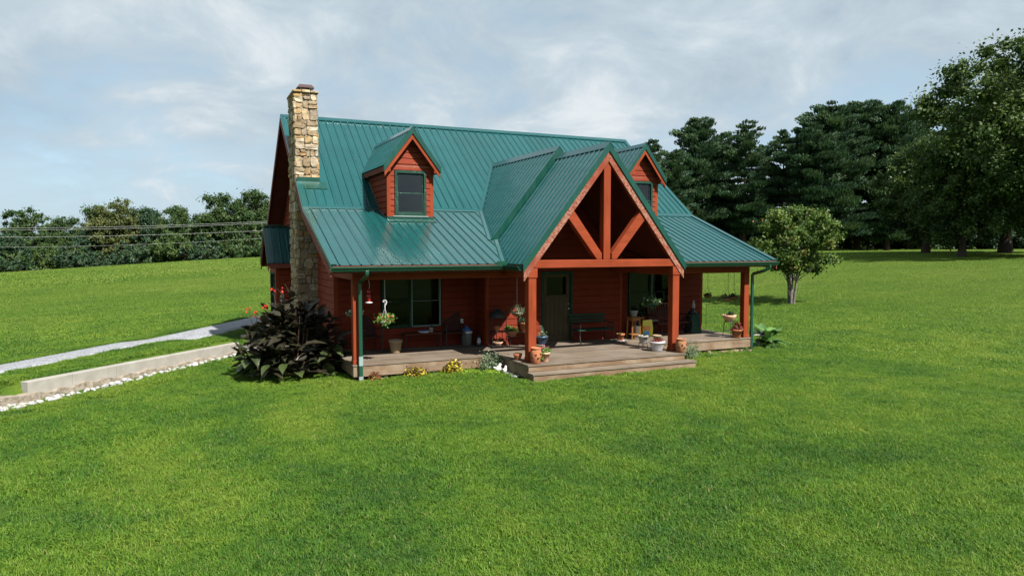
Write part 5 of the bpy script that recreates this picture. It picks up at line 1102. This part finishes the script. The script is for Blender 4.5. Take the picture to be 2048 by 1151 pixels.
# wooden glider
t=thing('glider_bench','dark wooden slatted glider bench behind the right truss post','bench',(10.75,1.72,0))
part('seat_frame',MB().box((-.62,-.26,.38),(.62,.22,.41)),'dark_wood',t); part('top_rail',MB().bar((-.62,.42,.98),(.62,.42,.98),.03,.07),'dark_wood',t); part('lower_rail',MB().bar((-.62,.27,.50),(.62,.27,.50),.03,.06),'dark_wood',t)
for k in range(13): x=-.58+k*1.16/12; part('backrest_slat',MB().bar((x,.28,.50),(x,.42,.97),.055,.014,(0,1,0)),'dark_wood',t)
for sx in(-.62,.62): part('side_frame',MB().tube([(sx,-.26,.40),(sx,-.28,.62),(sx,.30,.64)],.02,6).tube([(sx,.24,.38),(sx,.42,1.02)],.02,6).tube([(sx,-.30,.02),(sx,-.05,.16),(sx,.2,.2),(sx,.36,.02)],.018,6).torus((sx,-.02,.26),.10,.012,'x',16,5),'dark_wood',t)
part('base_rail',MB().bar((-.62,-.28,.02),(.62,-.28,.02),.04,.04).bar((-.62,.34,.02),(.62,.34,.02),.04,.04),'dark_wood',t)
# old corn sheller: green tapered box with iron wheel
t=thing('corn_sheller','antique green wooden machine with black iron flywheel at the wall corner','machine',(11.60,1.62,0))
part('cabinet',MB().add([(-.20,-.2,0),(.24,-.2,0),(.24,.2,0),(-.20,.2,0),(-.13,-.14,.62),(.17,-.14,.62),(.17,.14,.62),(-.13,.14,.62)],[(0,3,2,1),(4,5,6,7),(0,1,5,4),(1,2,6,5),(2,3,7,6),(3,0,4,7)]),'bench_green',t,bevel=.01); part('top_plate',MB().box((-.18,-.18,.621),(.22,.18,.65)),'bench_green',t)
part('flywheel',MB().torus((-.24,-.05,.30),.27,.026,'x',28,6).tube([(-.29,-.05,.30),(-.12,-.05,.30)],.03,8),'iron_black',t)
for k in range(5): a=k*2*math.pi/5; part('spoke',MB().bar((-.24,-.05,.30),(-.24,-.05+.26*math.cos(a),.30+.26*math.sin(a)),.025,.018),'iron_black',t)
part('hopper',MB().lathe([(.14,.651),(.15,.70),(.09,.74),(.06,.80),(.05,.84)],14),'pot_black',t,True)
t=thing('garden_figurine','small grey figurine standing on the green antique machine','figurine',(11.62,1.60,.842)); part('body',MB().lathe([(.06,0),(.05,.05),(.06,.10),(.035,.17),(.02,.2)],12).ball((0,0,.22),.035),'figurine_grey',t,True)
# ------------------------------------------------------------------ hanging things
def hanging(label,x,y,z,hook,r,mat='coco_liner',plant='leaf_green',flower=None,pr=None,seed=1,n=16,wire='iron_black',leaf=.045,drop=.28,name='hanging_basket',fl=12,fs=.05,group='hanging baskets'):
    t=thing(name,label,'hanging basket',(x,y,z),0,group); h=r*.72
    part('basket',MB().lathe([(r*.25,-h),(r*.62,-h*.82),(r*.92,-h*.35),(r,0),(r*.93,0),(.001,-.03)],22),mat,t,True)
    part('rim',MB().torus((0,0,0),r*1.01,.007),wire,t)
    m=MB()
    for k in range(3): a=.4+k*2*math.pi/3; m.tube([(math.cos(a)*r,math.sin(a)*r,0),(0,0,drop)],.0045,4)
    m.tube([(0,0,drop),(0,0,hook-z)],.0055,4); part('chain',m,wire,t)
    g=np.random.default_rng(seed)
    if plant:
        R3=pr or (r*.95,r*.95,r*.6); d=unit(g,n)*g.uniform(size=(n,1))**.45; c=d*np.array(R3); c[:,2]=np.where(d[:,2]<0,c[:,2]*.5,c[:,2])+.03; V,F,T=leaves(c,np.full(n,.65*min(R3)),26,leaf,g); link('foliage',npmesh('foliage',V,F,plant,T),t)
        if flower: q=c[:fl]*1.12; V,F,T=leaves(q,np.full(len(q),.022),9,fs,g,1,.2,1.); link('blossom',npmesh('blossom',V,F,flower,T),t)
    return t
ZB=2.06
hanging('hanging basket of white flowers behind the left corner post',.18,.75,1.16,zm(.75)-.13,.145,flower='petal_white',pr=(.21,.21,.10),seed=41,n=26,fl=20,fs=.07)
t=hanging('hanging basket of coral flowers with white hook beside the left window',.80,.10,1.02,ZB,.125,'white_plastic','leaf_bright','petal_coral',(.20,.19,.20),42,26,'white_plastic',.05,.33,fl=22,fs=.055)
part('hook',MB().tube([(0,0,.33),(0,0,.40),(.03,0,.43),(.045,0,.48),(.02,0,.53),(-.03,0,.52),(-.045,0,.48)],.014,6),'white_plastic',t)
t=thing('hummingbird_feeder','red glass hummingbird feeder with white base hanging beside the left post','bird feeder',(.40,.10,1.50)); part('base',MB().lathe([(.03,-.02),(.085,-.01),(.09,.01),(.03,.02)],18),'white_plastic',t,True); part('bottle',MB().lathe([(.025,.02),(.045,.05),(.05,.18),(.03,.22)],16),'red_glass',t,True); part('cap',MB().lathe([(.03,.221),(.05,.26),(.01,.34)],12),'red_glass',t,True); part('wire',MB().tube([(0,0,.33),(.02,0,.40),(0,0,ZB-1.5)],.005,4),'galvanised',t)
hanging('round hanging basket of fine green foliage left of the truss post',4.13,-.55,1.16,2.11,.14,'coco_liner','leaf_grey','petal_pink',(.17,.17,.17),43,26,'figurine_grey',.03,.2,fl=5,fs=.03)
hanging('hanging green pot of white petunias behind the right truss post',8.53,-.35,1.22,2.11,.15,'bench_green','leaf_green','petal_white',(.30,.28,.18),44,30,'sash_pale',.05,.25,fl=9,fs=.055)
hanging('dark hanging basket nearest the house wall at the right end',12.42,1.85,1.24,ZB,.145,'coco_liner','leaf_dark',None,(.13,.13,.06),45,10)
hanging('woven hanging basket spilling mixed blossoms at the right end',12.42,.86,1.20,ZB,.17,'wicker','leaf_green','petal_mixed',(.20,.22,.10),46,18,fl=10)
hanging('dark hanging basket nearest the right corner post',12.42,.58,1.26,ZB,.155,'coco_liner','leaf_dark',None,(.13,.13,.06),47,10)
for o in bpy.data.objects:
    if o.get('label','').startswith('woven hanging basket'): V,F,T=leaves(np.array([(-.2,.05,.04),(-.28,.08,-.02),(-.32,.1,-.08),(-.24,.0,.02)]),np.full(4,.07),30,.05,np.random.default_rng(8)); link('foliage',npmesh('foliage',V,F,'leaf_bright',T),o); V,F,T=leaves(np.array([(-.2,.05,.08),(-.28,.08,.03),(-.33,.1,-.04)]),np.full(3,.06),9,.05,np.random.default_rng(9)); link('blossom',npmesh('blossom',V,F,'petal_mixed',T),o)
# shepherd's hook on the lawn, small pale bird bath by the right corner
hx,hy=14.8,4.75; t=thing('shepherd_hook','thin black shepherd hook standing on the lawn beyond the porch','garden hook',(hx,hy,z1(hx,hy)-.1)); part('rod',MB().tube([(0,0,0),(0,0,1.02),(.02,0,1.10),(.07,0,1.13),(.12,0,1.09),(.12,0,1.04)],.008,5),'iron_black',t)
bx_,by_=13.12,.15; t=thing('bird_bath','small pale bird bath on a thin stem beside the right downspout','bird bath',(bx_,by_,z1(bx_,by_)-.02)); part('stem',MB().tube([(0,0,0),(0,0,.40)],.014,6),'iron_black',t); part('dish',MB().lathe([(.02,.40),(.12,.42),(.19,.46),(.17,.46),(.10,.435),(.001,.43)],18),'figurine_grey',t,True)
part('bird',MB().ball((.10,0,.50),.05,10,6,(1.3,.8,.9)).ball((.16,0,.545),.028),'pot_black',t,True)
